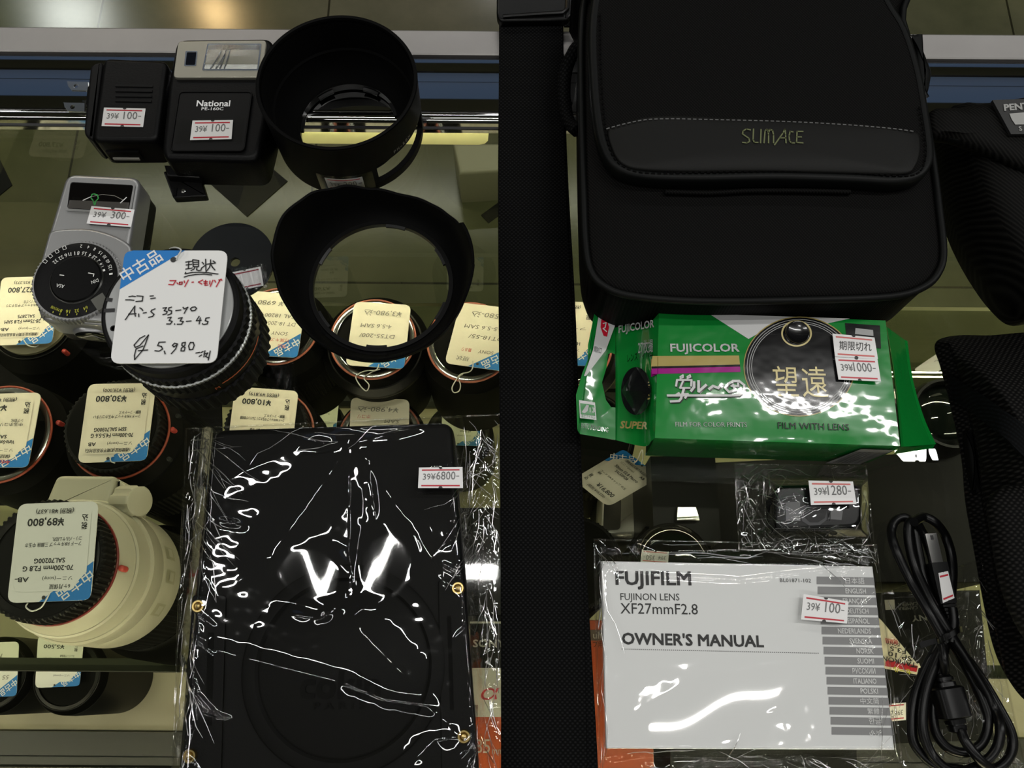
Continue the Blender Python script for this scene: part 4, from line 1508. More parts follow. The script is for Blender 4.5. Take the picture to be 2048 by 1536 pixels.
# walls down to the glass
edge = [ft(i / 24, 0) for i in range(25)] + [ft(1, i / 12) for i in range(1, 13)] + [ft(1 - i / 24, 1) for i in range(1, 25)] + [ft(0, 1 - i / 12) for i in range(1, 12)]
cen = sum(edge, Vector()) / len(edge)
low = [Vector((cen.x + (p.x - cen.x) * .985, cen.y + (p.y - cen.y) * .97, .0006)) for p in edge]
mid = [Vector((p.x + (cen.x - p.x) * -.004, p.y + (cen.y - p.y) * -.012, .036)) for p in edge]
b.loft([low, mid, edge], None, True, False)
b.build('foil_wrap', fc, 50)


def fpoly(px, m, d, sub=True):
    pts = []
    n = len(px)
    for i in range(n):
        (x0, y0), (x1, y1) = px[i], px[(i + 1) % n]
        k = max(1, int(math.hypot(x1 - x0, y1 - y0) / 12))
        for j in range(k):
            pts.append((x0 + (x1 - x0) * j / k, y0 + (y1 - y0) * j / k))
    # fan strips follow the swollen face
    cx, cy = sum(p[0] for p in pts) / len(pts), sum(p[1] for p in pts) / len(pts)
    rings = []
    for t in (1, .8, .6, .4, .2, .02):
        rings.append([fx(cx + (x - cx) * t, cy + (y - cy) * t, d) for x, y in pts])
    b.loft(rings, m, False, True)


def ell(cx, cy, rx, ry, n=48, a0=0, tilt=0.0):
    ct, s_ = math.cos(tilt), math.sin(tilt)
    return [(cx + rx * math.cos(2 * PI * i / n) * ct - ry * math.sin(2 * PI * i / n) * s_, cy + rx * math.cos(2 * PI * i / n) * s_ + ry * math.sin(2 * PI * i / n) * ct) for i in range(n)]


def fstroke(px, wd, m, d):
    pts = []
    for (x0, y0), (x1, y1) in zip(px, px[1:]):
        k = max(1, int(math.hypot(x1 - x0, y1 - y0) / 10))
        pts += [(x0 + (x1 - x0) * j / k, y0 + (y1 - y0) * j / k) for j in range(k)]
    pts.append(px[-1])
    b.stroke([fx(x, y, d) for x, y in pts], wd, m)


def fwords(body, x0, y0, x1, y1, m, h=None, bold=0.0, shear=0.0, d=.0006):
    n0 = len(b.v)
    b.words(body, fx(x0, y0), fx(x1, y1), m, h, None, bold, shear, 0)
    for i in range(n0, len(b.v)):
        p = b.v[i]
        # settle each letter onto the swollen face
        t = (p - EYE)
        dd = t / t.dot(FW)
        x, y = 1024 + F * dd.dot(RX), 768 - F * dd.dot(UP)
        b.v[i] = fx(x, y, d)


b = MB(PKW)
fpoly([(1419, 628), (1700, 637), (1640, 650), (1520, 660), (1497, 678)], PKW, .0002)
fpoly([(1305, 712), (1478, 711), (1480, 730), (1302, 734)], PKG, .0002)
fpoly([(1303, 733), (1480, 729), (1480, 733), (1303, 737)], PKB, .0003)
fpoly([(1303, 736), (1480, 732), (1481, 744), (1304, 748)], PKM, .0002)
fwords('FUJICOLOR', 1341, 703, 1479, 703, PKW, .0046, .035)
fpoly(ell(1599, 733, 112, 100), PKG, .0003)
fpoly(ell(1599, 733, 110, 98), PKB, .0004)
for k in (105, 100, 96):
    fstroke(ell(1599, 733, k, k * .895) + [ell(1599, 733, k, k * .895)[0]], .00035, PKS, .0005)
fstroke(ell(1593, 667, 29, 25) + [ell(1593, 667, 29, 25)[0]], .0009, PKC, .0006)
fwords('望', 1549, 788, 1598, 789, PKC, .0135)
fwords('遠', 1606, 789, 1657, 790, PKC, .0135)
fwords('FILM FOR COLOR PRINTS', 1351, 853, 1494, 854, PKW, .0026, .01)
fwords('FILM WITH LENS', 1556, 857, 1699, 861, PKB, .0036, .01)
# the white brush-style word with its long underline
for m_, ox, oy, d_ in ((PKB, 2, 2, .0004), (PKW, 0, 0, .0006)):
    S_ = lambda pts, wd=.0013: fstroke([(x + ox, y + oy) for x, y in pts], wd, m_, d_)
    S_([(1352, 772), (1354, 760), (1383, 760), (1382, 772)], .0011)
    S_([(1366, 762), (1360, 776), (1380, 776)], .0010)
    S_([(1358, 786), (1352, 790), (1376, 788), (1370, 796)], .0011)
    S_([(1335, 791), (1460, 791), (1478, 790), (1488, 782), (1488, 770), (1478, 762), (1466, 762), (1456, 768), (1450, 776), (1458, 784), (1470, 780), (1466, 770)], .0013)
    S_([(1368, 776), (1362, 797), (1358, 802), (1341, 803)], .0013)
    S_([(1388, 764), (1388, 774), (1382, 782)], .0014)
    S_([(1397, 762), (1397, 783), (1412, 770)], .0014)
    S_([(1418, 778), (1426, 772), (1436, 776), (1444, 768)], .0014)
    S_([(1360, 754), (1366, 750), (1366, 755), (1360, 757)], .0008)
    S_([(1374, 754), (1380, 750), (1381, 754), (1374, 757)], .0008)
    S_([(1462, 772), (1476, 772), (1476, 766)], .0010)
fpoly([(1690, 646), (1760, 651), (1762, 697), (1695, 690)], PKB, .0003)
fpoly([(1711, 656), (1746, 660), (1747, 672), (1710, 668)], PKS, .0005)
b.build('front_print', fc, 60)
b = MB(PKB)
b.lathe(fx(1593, 667).xy, [(.0068, Z + .001), (.0064, Z + .0042), (.0058, Z + .0050), (.0050, Z + .0045), (.001, Z + .0040)], 40)
b.build('lens_bump', fc, 60)
# flap and wing on the near-strap end
W_ = lambda x, y, z: P(x, y, z)
b = MB(GRN)
sideT = [(1318, 626, Z), (1300, 645, .036), (1276, 655, .026), (1232, 642, .014)]
sideB = [(1310, 876, Z), (1303, 882, .036), (1288, 893, .022), (1231, 880, .012)]


def strip(A, B, n=14):
    A = smoothline([W_(*p) for p in A], 4)
    B = smoothline([W_(*p) for p in B], 4)
    b.loft([[a + (c_ - a) * (i / n) for i in range(n + 1)] for a, c_ in zip(A, B)], None, False, False, False)
    return A, B


A_, B_ = strip(sideT, sideB)
A2 = lambda u, v, d=0.0: (A_[0] + (A_[-1] - A_[0]) * u) * (1 - v) + (B_[0] + (B_[-1] - B_[0]) * u) * v
wing = pxs([(1232, 642), (1215, 634), (1190, 621), (1186, 640), (1176, 690), (1176, 718), (1165, 745), (1152, 790), (1155, 860), (1160, 868), (1231, 880)], .013)
for i, p in enumerate(wing):
    if 0 < i < 10:
        wing[i] = p + (EYE - p) * (.004 if i in (1, 9) else .012) * 1.0
hl = [p + (EYE - p) * .004 for p in pxs([(1216, 708), (1222, 705), (1230, 708), (1231, 740), (1231, 815), (1222, 814), (1212, 800), (1204, 765), (1213, 735)], .013)]
b.plate(wing, [hl], .0007)
b.build('hang_flap', fc, 40, 'folded green flap with a hang hole and white corner')
b = MB(PKW)


def wp(x, y, d=.0008):
    """the hang flap: a tilted sheet"""
    k = max(0, min(1, (1232 - x) / 60))
    p = P(x, y, .013)
    return p + (EYE - p) * (.004 + .008 * k + .0022)


b.poly([wp(x, y) for x, y in [(1198, 626), (1233, 643), (1212, 700), (1172, 752), (1168, 752), (1186, 700)]], (), PKW)
b.poly([wp(x, y, .002) + Vector((0, 0, .0004)) for x, y in [(1203, 634), (1212, 634), (1215, 645), (1218, 655), (1214, 674), (1207, 672), (1201, 655)]], (), PKR)
b.stroke([wp(x, y) + Vector((0, 0, .0006)) for x, y in [(1206, 648), (1212, 646), (1210, 656), (1206, 658), (1213, 664)]], .0006, PKW)
b.words('開封口', wp(1187, 703) + Vector((0, 0, .0005)), wp(1202, 707) + Vector((0, 0, .0005)), PKB, .0028)
q = [wp(x, y) for x, y in [(1158, 800), (1190, 805), (1193, 840), (1160, 836)]]
b.poly(q, (), PKW)
b.poly([p + Vector((0, 0, .0003)) for p in [lerp2(q, u, v) for u, v in ((.06, .17), (.94, .17), (.94, .78), (.06, .78))]], (), GRN)
b.poly([lerp2(q, u, v) + Vector((0, 0, .0006)) for u, v in ((.12, .68), (.45, .22), (.60, .24), (.50, .55), (.30, .72))], (), PKS)
b.words('13', lerp2(q, .60, .62) + Vector((0, 0, .0005)), lerp2(q, .92, .60) + Vector((0, 0, .0005)), PKW, None, None, .03)
b.words('富士フイルム', lerp2(q, .08, .96) + Vector((0, 0, .0005)), lerp2(q, .92, .95) + Vector((0, 0, .0005)), GRN, .0016)
b.words('PAT. PENDING', wp(1162, 856) + Vector((0, 0, .0003)), wp(1216, 865) + Vector((0, 0, .0003)), PKB, .0027)
b.build('flap_print', fc, 0)


def SW(x, y, lift=.0007):
    """the sloping end of the pack, found by casting the sight line on it"""
    k = max(0.0, min(1.0, (1312 - x) / 80))
    z = Z + (.013 - Z) * k
    return P(x, y, z) + Vector((0, 0, 0))


b = MB(PKW)


def swords(body, x0, y0, x1, y1, m, hpx, bold=0.0, shear=0.0):
    v, f, wd = glyphs(body, bold, shear)
    o = len(b.v)
    vs = []
    for p in v:
        t = p[0] / wd
        x, y = x0 + (x1 - x0) * t, y0 + (y1 - y0) * t - hpx * p[1]
        vs.append(SWL(x, y))
    b.add(vs, f, m)


def SWL(x, y):
    # ray against the two-bend end surface
    tops = [(1318, Z), (1300, .036), (1276, .026), (1232, .014)]
    for (xa, za), (xb_, zb_) in zip(tops, tops[1:]):
        if xb_ <= x <= xa:
            z = za + (zb_ - za) * (xa - x) / (xa - xb_)
            break
    else:
        z = Z if x > 1318 else .014
    return P(x, y, z + .0016)


swords('FUJICOLOR', 1237, 666, 1308, 654, PKW, 15, .03)
swords('27枚撮', 1276, 706, 1306, 702, PKW, 20, .01)
swords('レンズフィルム', 1255, 724, 1306, 712, PKB, 13, .01)
b.add([SWL(x, y) for x, y in ell(1272, 782, 30, 48, 32)], [tuple(range(31, -1, -1))], PKB)
swords('望遠', 1260, 800, 1300, 796, PKG, 30, .0)
swords('SUPER', 1240, 856, 1294, 858, PKG, 14, .05, .2)
for x0, x1, y0, y1, m_ in ((1302, 1316, 713, 733, PKG), (1302, 1316, 735, 748, PKM)):
    b.add([SWL(x0, y0 + 6), SWL(x1, y0), SWL(x1, y1), SWL(x0, y1 + 6)], [(3, 2, 1, 0)], m_)
for i in range(len(b.v)):
    pass
b.build('end_print', fc, 0)
# crimped tail on the other end
b = MB(GRN)
ta = smoothline([P(1771, 650, Z - .001), P(1785, 730, Z), P(1796, 820, Z), P(1802, 893, Z - .001)], 5)
tb_ = smoothline([P(1815, 682, .020), P(1826, 760, .021), P(1848, 835, .018), P(1872, 888, .014)], 5)
tc_ = [a + (c_ - a) * .45 + Vector((0, 0, -.004)) for a, c_ in zip(ta, tb_)]
b.loft([ta, tc_, tb_], None, False, False, False)
b.plate([P(1800, 893, .026), P(1872, 886, .013), P(1866, 896, .011), P(1788, 908, .016)], (), .0006)
b.loft([[p - Vector((0, 0, .0008)) for p in ta], [p - Vector((0, 0, .0008)) for p in tb_]], None, False, False, False)
b.build('crimped_tail', fc, 60)
# near wall: barcode panel
b = MB(PKW)
wallp = lambda u, v: (ft(u, 0) * v + Vector((cen.x + (ft(u, 0).x - cen.x) * .985, cen.y + (ft(u, 0).y - cen.y) * .97, .0006)) * (1 - v)) + Vector((0, -.0016, 0))
b.add([wallp(.80, .05), wallp(.955, .05), wallp(.985, .92), wallp(.85, .92)], [(0, 1, 2, 3)], PKS)
for i in range(22):
    u = .825 + i * .0062
    wd = random.choice((.0014, .0022, .003))
    b.add([wallp(u, .10) + Vector((0, -.0003, 0)), wallp(u + wd, .10) + Vector((0, -.0003, 0)), wallp(u + wd + .02, .8) + Vector((0, -.0003, 0)), wallp(u + .02, .8) + Vector((0, -.0003, 0))], [(0, 1, 2, 3)], PKB)
b.build('barcode_panel', fc, 0)
sticker(fc, [(1665, 667), (1749, 675), (1756, 718), (1670, 713)], Z + .0042, ('期限切れ', None), lines=PINK)
sticker(fc, [(1670, 714), (1755, 718), (1762, 763), (1677, 759)], Z + .0043, ('39¥', '1000-'), lines=mat('mid_red_ink', (.55, .06, .08), .5))

# ---------------------------------------------------------------- clear bags
def segd(x, y, a, c_):
    dx, dy = c_[0] - a[0], c_[1] - a[1]
    l2 = dx * dx + dy * dy
    t = 0 if l2 == 0 else max(0, min(1, ((x - a[0]) * dx + (y - a[1]) * dy) / l2))
    return math.hypot(x - a[0] - t * dx, y - a[1] - t * dy), t


def bag_sheet(name, label, cat, corners, zbase, creases, nu, nv, mtl, seed, low=.0009, wob=.0006, group=None, edgew=.00055, taut=None, folds=()):
    """a clear bag: lower sheet, crumpled upper sheet, welded rim"""
    TLc, TRc, BRc, BLc = corners
    rnd = random.Random(seed)
    ox, oy = rnd.random() * 50, rnd.random() * 50

    def px_(u, v):
        x = (TLc[0] * (1 - u) + TRc[0] * u) * (1 - v) + (BLc[0] * (1 - u) + BRc[0] * u) * v
        y = (TLc[1] * (1 - u) + TRc[1] * u) * (1 - v) + (BLc[1] * (1 - u) + BRc[1] * u) * v
        return x, y

    def inv(x, y):
        v = .5
        for _ in range(6):
            xl_ = TLc[0] + (BLc[0] - TLc[0]) * v
            xr_ = TRc[0] + (BRc[0] - TRc[0]) * v
            u = (x - xl_) / (xr_ - xl_)
            yt_ = TLc[1] + (TRc[1] - TLc[1]) * u
            yb_ = BLc[1] + (BRc[1] - BLc[1]) * u
            v = (y - yt_) / (yb_ - yt_)
        return u, v

    def hgt(u, v):
        x, y = px_(u, v)
        z = zbase(x, y)
        z0_ = z
        e = min(u, 1 - u, v, 1 - v)
        k = min(1.0, e / .03)
        for a, c_, amp, wd in creases:
            if x < min(a[0], c_[0]) - wd or x > max(a[0], c_[0]) + wd or y < min(a[1], c_[1]) - wd or y > max(a[1], c_[1]) + wd:
                continue
            d, t = segd(x, y, a, c_)
            if d < wd:
                z += amp * .001 * (1 - d / wd) ** 1.3 * k * (math.sin(PI * min(1, max(0, t))) * .5 + .5)
        z += wob * (noise.noise(Vector((x / 55 + ox, y / 55 + oy, 0))) + .5 * noise.noise(Vector((x / 21 + ox, y / 21 + oy, 3)))) * k
        if taut:
            dz, wt = taut(x, y)
            z = (z0_ + dz) * wt + z * (1 - wt)
        return z

    def top(u, v):
        x, y = px_(u, v)
        return P(x, y, max(low, hgt(u, v)))

    cx_, cy_ = px_(.5, .5)
    at_ = P(cx_, cy_, 0)
    t = thing(name, label, cat, (at_.x, at_.y, .0003), group)
    b = MB(mtl)
    b.grid(lambda u, v: top(u, 1 - v), nu, nv)
    b.build('upper_sheet', t, 80)
    b = MB(mtl)
    b.grid(lambda u, v: P(*px_(u, 1 - v), .0004), 2, 2)
    b.build('lower_sheet', t, 0)
    if folds:
        b = MB(FOLD)
        for x0, x1, y0, y1, n, ang, sp, ln in folds:
            for _ in range(n):
                x, y = rnd.uniform(x0, x1), rnd.uniform(y0, y1)
                a = math.radians(rnd.gauss(ang, sp))
                pts = []
                st_ = rnd.uniform(*ln) / 5
                for i in range(6):
                    u, v = inv(x, y)
                    if not (.004 < u < .996 and .004 < v < .996):
                        break
                    q = P(x, y, 0)
                    pts.append(P(x, y, max(low, hgt(u, v)) + .00015))
                    x, y = x + st_ * math.cos(a), y + st_ * math.sin(a)
                    a += rnd.gauss(0, .16)
                if len(pts) > 2:
                    w_ = rnd.uniform(.00010, .00034)
                    b.tube(pts, [w_ * f_ for f_ in (.3, .9, 1, 1, .8, .3)][:len(pts)], 5)
        b.build('fold_lines', t, 60)
    b = MB(mtl)
    rim = [top(i / 60, 0) for i in range(61)] + [top(1, i / 60) for i in range(1, 61)] + [top(1 - i / 60, 1) for i in range(1, 61)] + [top(0, 1 - i / 60) for i in range(1, 60)]
    b.tube(rim, edgew, 6, closed=True)
    b.build('welded_rim', t, 60)
    return t


def crinkle(rnd, x0, x1, y0, y1, n, amp=.9, ln=(25, 90), wd=(4, 9)):
    out_ = []
    for _ in range(n):
        x, y = rnd.uniform(x0, x1), rnd.uniform(y0, y1)
        a = rnd.gauss(PI / 2, .75)
        l = rnd.uniform(*ln)
        out_.append(((x, y), (x + l * math.cos(a), y + l * math.sin(a)), amp * rnd.uniform(.5, 1.3), rnd.uniform(*wd)))
    return out_


# ---------------------------------------------------------------- filter pouch in its bag
POU = mat('black_leatherette', (.0042, .0042, .0042), .5, spec=.10, bump=(1100, .2, .0003))
at = P(660, 1200, 0)
fp = thing('filter_pouch', 'flat black pouch with four brass rivets and embossed round lid, sealed in a clear bag', 'pouch', (at.x, at.y, .0008))
Z = .017
b = MB(POU)
q = rounded(pxs([(424, 858), (906, 842), (930, 1180), (962, 1620), (358, 1620), (388, 1205)], Z), .008)
b.slab(xy(q), .0010, Z, bev=.004)
b.build('body', fp, 40)
for pl in ([(385, 1190), (452, 1190), (440, 1620), (352, 1620)], [(876, 1160), (926, 1155), (962, 1620), (884, 1620)]):
    b = MB(POU)
    b.slab(xy(rounded(pxs(pl, Z + .0014), .002)), Z - .001, Z + .0014, bev=.0006)
    b.build('side_band', fp, 40)
for pl in ([(416, 1265), (428, 1265), (424, 1450), (410, 1452)], [(894, 1232), (902, 1232), (908, 1420), (900, 1420)]):
    b = MB(BLACKM)
    b.slab(xy(pxs(pl, Z + .0016)), Z, Z + .0016)
    b.build('slit', fp, 0)
cc_ = P(688, 1335, Z)
b = MB(POU)
rr_ = .0525
b.lathe((cc_.x, cc_.y), [(rr_, Z - .002), (rr_, Z + .0012), (rr_ - .001, Z + .002), (rr_ - .007, Z + .0024), (rr_ - .0085, Z + .0012), (rr_ - .010, Z + .0022), (.001, Z + .0026)], 96)
b.build('round_lid', fp, 40)
EMB = mat('embossed_black', (.0012, .0012, .0012), .6, spec=.1)
b = MB(EMB)
b.words('cokin', P(598, 1396, Z + .0026), P(760, 1396, Z + .0026), EMB, .0135, None, .04, lift=.0003)
b.words('P A R I S', P(626, 1420, Z + .0026), P(730, 1418, Z + .0026), EMB, .0036, None, .02, lift=.0003)
b.build('embossed_lettering', fp, 0)
for x, y in ((398, 1213), (381, 1512), (916, 1177), (928, 1473)):
    p = P(x, y, Z + .001)
    b = MB(BRASS)
    b.lathe((p.x, p.y), [(.0036, Z), (.0036, Z + .0022), (.0030, Z + .0032), (.0022, Z + .0032), (.0018, Z + .0026), (.0012, Z + .0038), (.0003, Z + .0040)], 28)
    b.build('rivet', fp, 40, 'brass rivet')


def zp(x, y):
    t = (y - 850) / 700
    l, r_ = 424 - 66 * t, 906 + 56 * t
    e = min(x - l, r_ - x, y - (858 - (x - 424) * .03) + 6)
    k = max(0.0, min(1.0, (e + 26) / 36))
    k = k * k * (3 - 2 * k)
    return .0012 + .0225 * k


rnd = random.Random(11)
cr = [((705, 878), (540, 1118), 3.0, 70), ((705, 878), (910, 1185), 3.2, 75), ((700, 890), (696, 1190), -3.2, 34), ((735, 930), (752, 1060), -1.2, 16),
      ((540, 1118), (660, 1205), 2.8, 45), ((660, 1205), (692, 1190), 2.0, 30), ((702, 1238), (755, 1190), 2.4, 34), ((755, 1190), (850, 1120), 2.0, 55),
      ((590, 1090), (640, 1160), -1.4, 26), ((640, 1160), (680, 1100), -1.4, 26), ((740, 1110), (780, 1160), -1.2, 30),
      ((560, 1225), (640, 1238), 2.0, 26), ((640, 1238), (665, 1220), 1.6, 18), ((700, 1242), (860, 1405), 2.6, 60), ((436, 1302), (690, 1368), 1.6, 30), ((690, 1368), (770, 1400), 2.2, 26), ((770, 1400), (858, 1412), 2.2, 22),
      ((812, 1540), (870, 1480), 2.0, 40), ((870, 1480), (920, 1475), 1.8, 30),
      ((605, 882), (680, 888), 1.8, 20), ((720, 882), (840, 850), 1.4, 18), ((450, 960), (610, 890), 1.0, 40), ((795, 935), (880, 1090), 1.2, 60), ((432, 1040), (486, 1050), 2.0, 14),
      ((858, 1412), (915, 1470), 1.5, 30), ((870, 1150), (905, 1180), 1.2, 20)]
cr += crinkle(rnd, 376, 410, 870, 1160, 24, .45) + crinkle(rnd, 925, 1000, 850, 1190, 52) + crinkle(rnd, 352, 392, 1160, 1530, 26) + crinkle(rnd, 955, 996, 1200, 1530, 30)
cr += [((380, 860), (368, 1530), .8, 7), ((948, 1185), (958, 1400), 1.6, 9), ((998, 850), (994, 1530), .8, 6), ((368, 1300), (372, 1330), 1.2, 8)]


def sm(t):
    t = max(0.0, min(1.0, t))
    return t * t * (3 - 2 * t)


def taut_pouch(x, y):
    """two stretched panes either side of the middle fold, each slightly dished along a bent line"""
    wt = 0.0
    for cx_, cy_, rx_, ry_, a in ((622, 1146, 84, 66, .35), (768, 1130, 66, 84, .25)):
        ca, sa = math.cos(a), math.sin(a)
        u, v = ((x - cx_) * ca + (y - cy_) * sa) / rx_, (-(x - cx_) * sa + (y - cy_) * ca) / ry_
        wt = max(wt, sm((1.3 - math.hypot(u, v)) / .6))
    pts = ((520, 1112), (560, 1108), (588, 1092), (646, 1192), (690, 1076), (710, 1096), (726, 1206), (754, 1150), (790, 1082), (815, 1086), (860, 1120))
    row = 1150
    for (xa, ra), (xb_, rb_) in zip(pts, pts[1:]):
        if xa <= x <= xb_:
            row = ra + (rb_ - ra) * sm((x - xa) / (xb_ - xa))
    dr = y - row
    k_ = .00033
    dz = (k_ * (row - 1150) * dr + 0.5 * .12 * k_ * dr * dr) * .00027 + .0010
    return dz, wt


bag1 = bag_sheet('clear_bag', 'large crackly clear bag wrapped round the black pouch, 6800 price sticker on it', 'clear bag', [(372, 857), (1008, 829), (1000, 1600), (342, 1600)], zp, cr, 210, 250, FILM, 3, group='clear plastic bags', wob=.00025, taut=taut_pouch, folds=((374, 424, 862, 1170, 40, 84, 22, (30, 110)), (925, 1004, 836, 1190, 52, 80, 30, (30, 120)), (348, 392, 1180, 1540, 26, 92, 10, (60, 200)), (958, 1002, 1200, 1540, 26, 84, 16, (50, 180)), (376, 420, 860, 1000, 8, 50, 8, (80, 150)), (940, 1000, 880, 1000, 8, 118, 10, (80, 150)), (430, 900, 848, 900, 8, 172, 8, (60, 160))))
sticker(bag1, [(838, 935), (925, 934), (926, 976), (836, 976)], .0285, ('39¥', '6800-'))

# ---------------------------------------------------------------- owner's manual in its sleeve
at = P(1495, 1310, 0)
om = thing('manual_booklet', "white owner's manual booklet with grey language bars down one edge", 'booklet', (at.x, at.y, .0006))
MP = mat('manual_paper', (.80, .81, .81), .5)
MGR = mat('manual_grey', (.26, .26, .265), .5)
Z = .0062
cor = [(1203, 1122), (1745, 1133), (1789, 1500), (1213, 1497)]
b = MB(MP)
q = pxs(cor, Z)
b.slab(xy(q), .0010, Z, bev=.0004)
pq = lambda x, y: P(x, y, Z)
b.words('FUJIFILM', pq(1231, 1169), pq(1383, 1170), INK, .0072, None, .045, lift=.0002)
b.words('FUJINON LENS', pq(1241, 1200), pq(1359, 1201), INK, .0037, None, .0, lift=.0002)
b.words('XF27mmF2.8', pq(1241, 1227), pq(1396, 1229), INK, .0056, None, .0, lift=.0002)
b.words("OWNER'S MANUAL", pq(1244, 1288), pq(1528, 1294), INK, .0058, None, .045, lift=.0002)
b.words('BL01871-102', pq(1560, 1164), pq(1622, 1165), INK, .0020, None, .0, lift=.0002)
for i in range(100):
    t = i / 99
    p = pq(1244 + 392 * t, 1298 + 8.5 * t)
    b.box(p + Vector((0, 0, .0001)), (.0005, .0004, .0002), INKG)
LANG = ['日本語', 'ENGLISH', 'FRANÇAIS', 'DEUTSCH', 'ESPAÑOL', 'NEDERLANDS', 'SVENSKA', 'NORSK', 'SUOMI', 'РУССКИЙ', 'ITALIANO', 'POLSKI', '中文简', '繁體', '한글', 'عربي']
RX_ = [(1729, 38), (1732, 41), (1734, 48), (1737, 44), (1739, 44), (1742, 66), (1744, 45), (1747, 34), (1748, 33), (1751, 46), (1753, 46), (1756, 35), (1758, 37), (1759, 24), (1762, 24), (1764, 25)]
for i, (t, (xr_, wd)) in enumerate(zip(LANG, RX_)):
    y0 = 1153 + i * 20.05
    xl_ = 1633 + i * 2.0
    xe = 1747.5 + (y0 - 1153) * .121
    b.add([pq(xl_, y0 + 15.5), pq(xe + 1.8, y0 + 17.5), pq(xe, y0 + 2), pq(xl_, y0)], [(0, 1, 2, 3)], MGR)
    for k in range(4):
        b.v[-4 + k] += Vector((0, 0, .0001))
    big = t in ('日本語', '中文简', '繁體', '한글')
    body = 'يبرع' if t == 'عربي' else t
    b.words(body, pq(xr_ - wd, y0 + 13.5), pq(xr_, y0 + 14), WHITE, .0026 if not big else None, None, .02 if not big else .0, lift=.00025)
b.build('cover', om, 30)
b = MB(mat('page_edges', (.50, .50, .48), .7))
ins = inset(ccw(xy(pxs(cor, Z))), .0006)
b.slab([tuple(p) for p in ins], .0014, Z - .0012)
b.build('pages', om, 0)
sl, sr = 0, 0


def zm(x, y):
    t = (y - 1122) / 376
    l, r_ = 1203 + 10 * t, 1745 + 44 * t
    e = min(x - l, r_ - x, y - 1122, 1499 - y)
    k = max(0.0, min(1.0, (e + 16) / 22))
    k = k * k * (3 - 2 * k)
    return .0010 + .0078 * k


rnd = random.Random(5)
cr = [((1310, 1452), (1450, 1398), 2.4, 22), ((1450, 1398), (1560, 1364), 2.6, 20), ((1560, 1364), (1588, 1368), 2.2, 14), ((1588, 1370), (1540, 1418), 2.2, 16), ((1540, 1418), (1420, 1425), 2.2, 20), ((1420, 1425), (1310, 1452), 2.0, 18),
      ((1262, 1092), (1310, 1112), 1.6, 8), ((1310, 1112), (1450, 1108), 1.5, 6), ((1450, 1108), (1560, 1108), 1.5, 6), ((1560, 1108), (1650, 1088), 1.5, 7), ((1650, 1088), (1740, 1122), 1.5, 8), ((1195, 1084), (1215, 1112), 1.4, 6),
      ((1215, 1130), (1330, 1152), .9, 7), ((1330, 1152), (1480, 1160), .8, 7), ((1480, 1160), (1640, 1142), .8, 7), ((1640, 1142), (1735, 1132), .8, 7),
      ((1196, 1090), (1206, 1530), 1.0, 6), ((1750, 1140), (1800, 1530), 1.2, 7), ((1215, 1520), (1300, 1505), 1.3, 8), ((1350, 1533), (1560, 1531), 1.5, 7), ((1565, 1515), (1650, 1533), 1.2, 9), ((1720, 1530), (1790, 1512), 1.2, 9)]
cr += crinkle(rnd, 1650, 1742, 1092, 1128, 12, .8, (15, 45), (4, 7)) + crinkle(rnd, 1205, 1260, 1088, 1120, 8, .8, (15, 40), (4, 7)) + crinkle(rnd, 1200, 1790, 1503, 1540, 24, .9, (20, 60), (4, 8)) + crinkle(rnd, 1745, 1775, 1130, 1300, 8, .7)


def taut_manual(x, y):
    u, v = (x - 1450) / 190, (y - 1408 + (x - 1450) * .32) / 62
    wt = sm((1.2 - math.hypot(u, v)) / .4)
    row = 1408 - (x - 1450) * .31 + 9 * math.sin(x / 30)
    s_ = .00033 * (row - 1405)
    return (s_ * (y - row) - .5 * .9 * .00033 * (y - row) ** 2) * .00027 + .0006, wt


bag2 = bag_sheet('clear_bag', "clear sleeve round the white owner's manual, 100 price sticker on it", 'clear bag', [(1188, 1079), (1753, 1090), (1810, 1580), (1200, 1580)], zm, cr, 190, 170, FILM, 9, group='clear plastic bags', wob=.00012, taut=taut_manual, folds=((1192, 1260, 1084, 1122, 10, 70, 40, (20, 50)), (1620, 1750, 1090, 1130, 20, 30, 40, (25, 70)), (1260, 1640, 1086, 1120, 8, 3, 5, (60, 200)), (1196, 1212, 1130, 1500, 10, 89, 3, (60, 200)), (1750, 1800, 1140, 1500, 12, 84, 4, (60, 160)), (1205, 1790, 1503, 1560, 30, 10, 30, (30, 110))))
sticker(bag2, [(1607, 1188), (1697, 1203), (1694, 1247), (1602, 1239)], .0105, ('39¥', '100-'))

# ---------------------------------------------------------------- small boxed case in a bag
at = P(1635, 1020, 0)
sb = thing('small_case', 'small black rounded box printed with a silver lens tool, in a clear bag', 'case', (at.x, at.y, .0006))
Z = .017
b = MB(mat('glossy_black_card', (.004, .004, .0045), .25, spec=.2))
q = rounded(pxs([(1546, 970), (1722, 966), (1724, 1056), (1552, 1062)], Z), .0065)
b.slab(xy(q), .0010, Z, bev=.0022)
b.build('box', sb, 40)
b = MB(mat('printed_silver', (.16, .16, .165), .4, spec=.2), mat('printed_dark', (.02, .02, .022), .4, spec=.2), mat('printed_mid', (.07, .07, .075), .4, spec=.2))
z_ = Z + .0002
m0, m1_, m2_ = b.m
b.poly(pxs([(1571, 1005), (1600, 1003), (1601, 1042), (1572, 1042)], z_), (), m0)
b.poly(pxs([(1598, 1012), (1662, 1012), (1658, 1036), (1640, 1050), (1618, 1051), (1604, 1042)], z_), (), m2_)
b.poly(pxs([(1606, 1016), (1655, 1016), (1650, 1036), (1636, 1045), (1620, 1045), (1610, 1036)], z_ + .0001), (), m1_)
b.poly(pxs([(1655, 1016), (1686, 1020), (1683, 1040), (1656, 1038)], z_), (), m0)
for x in (1656, 1661):
    b.stroke(pxs([(x, 1014), (x - 1, 1040)], z_ + .0002), .0004, m1_)
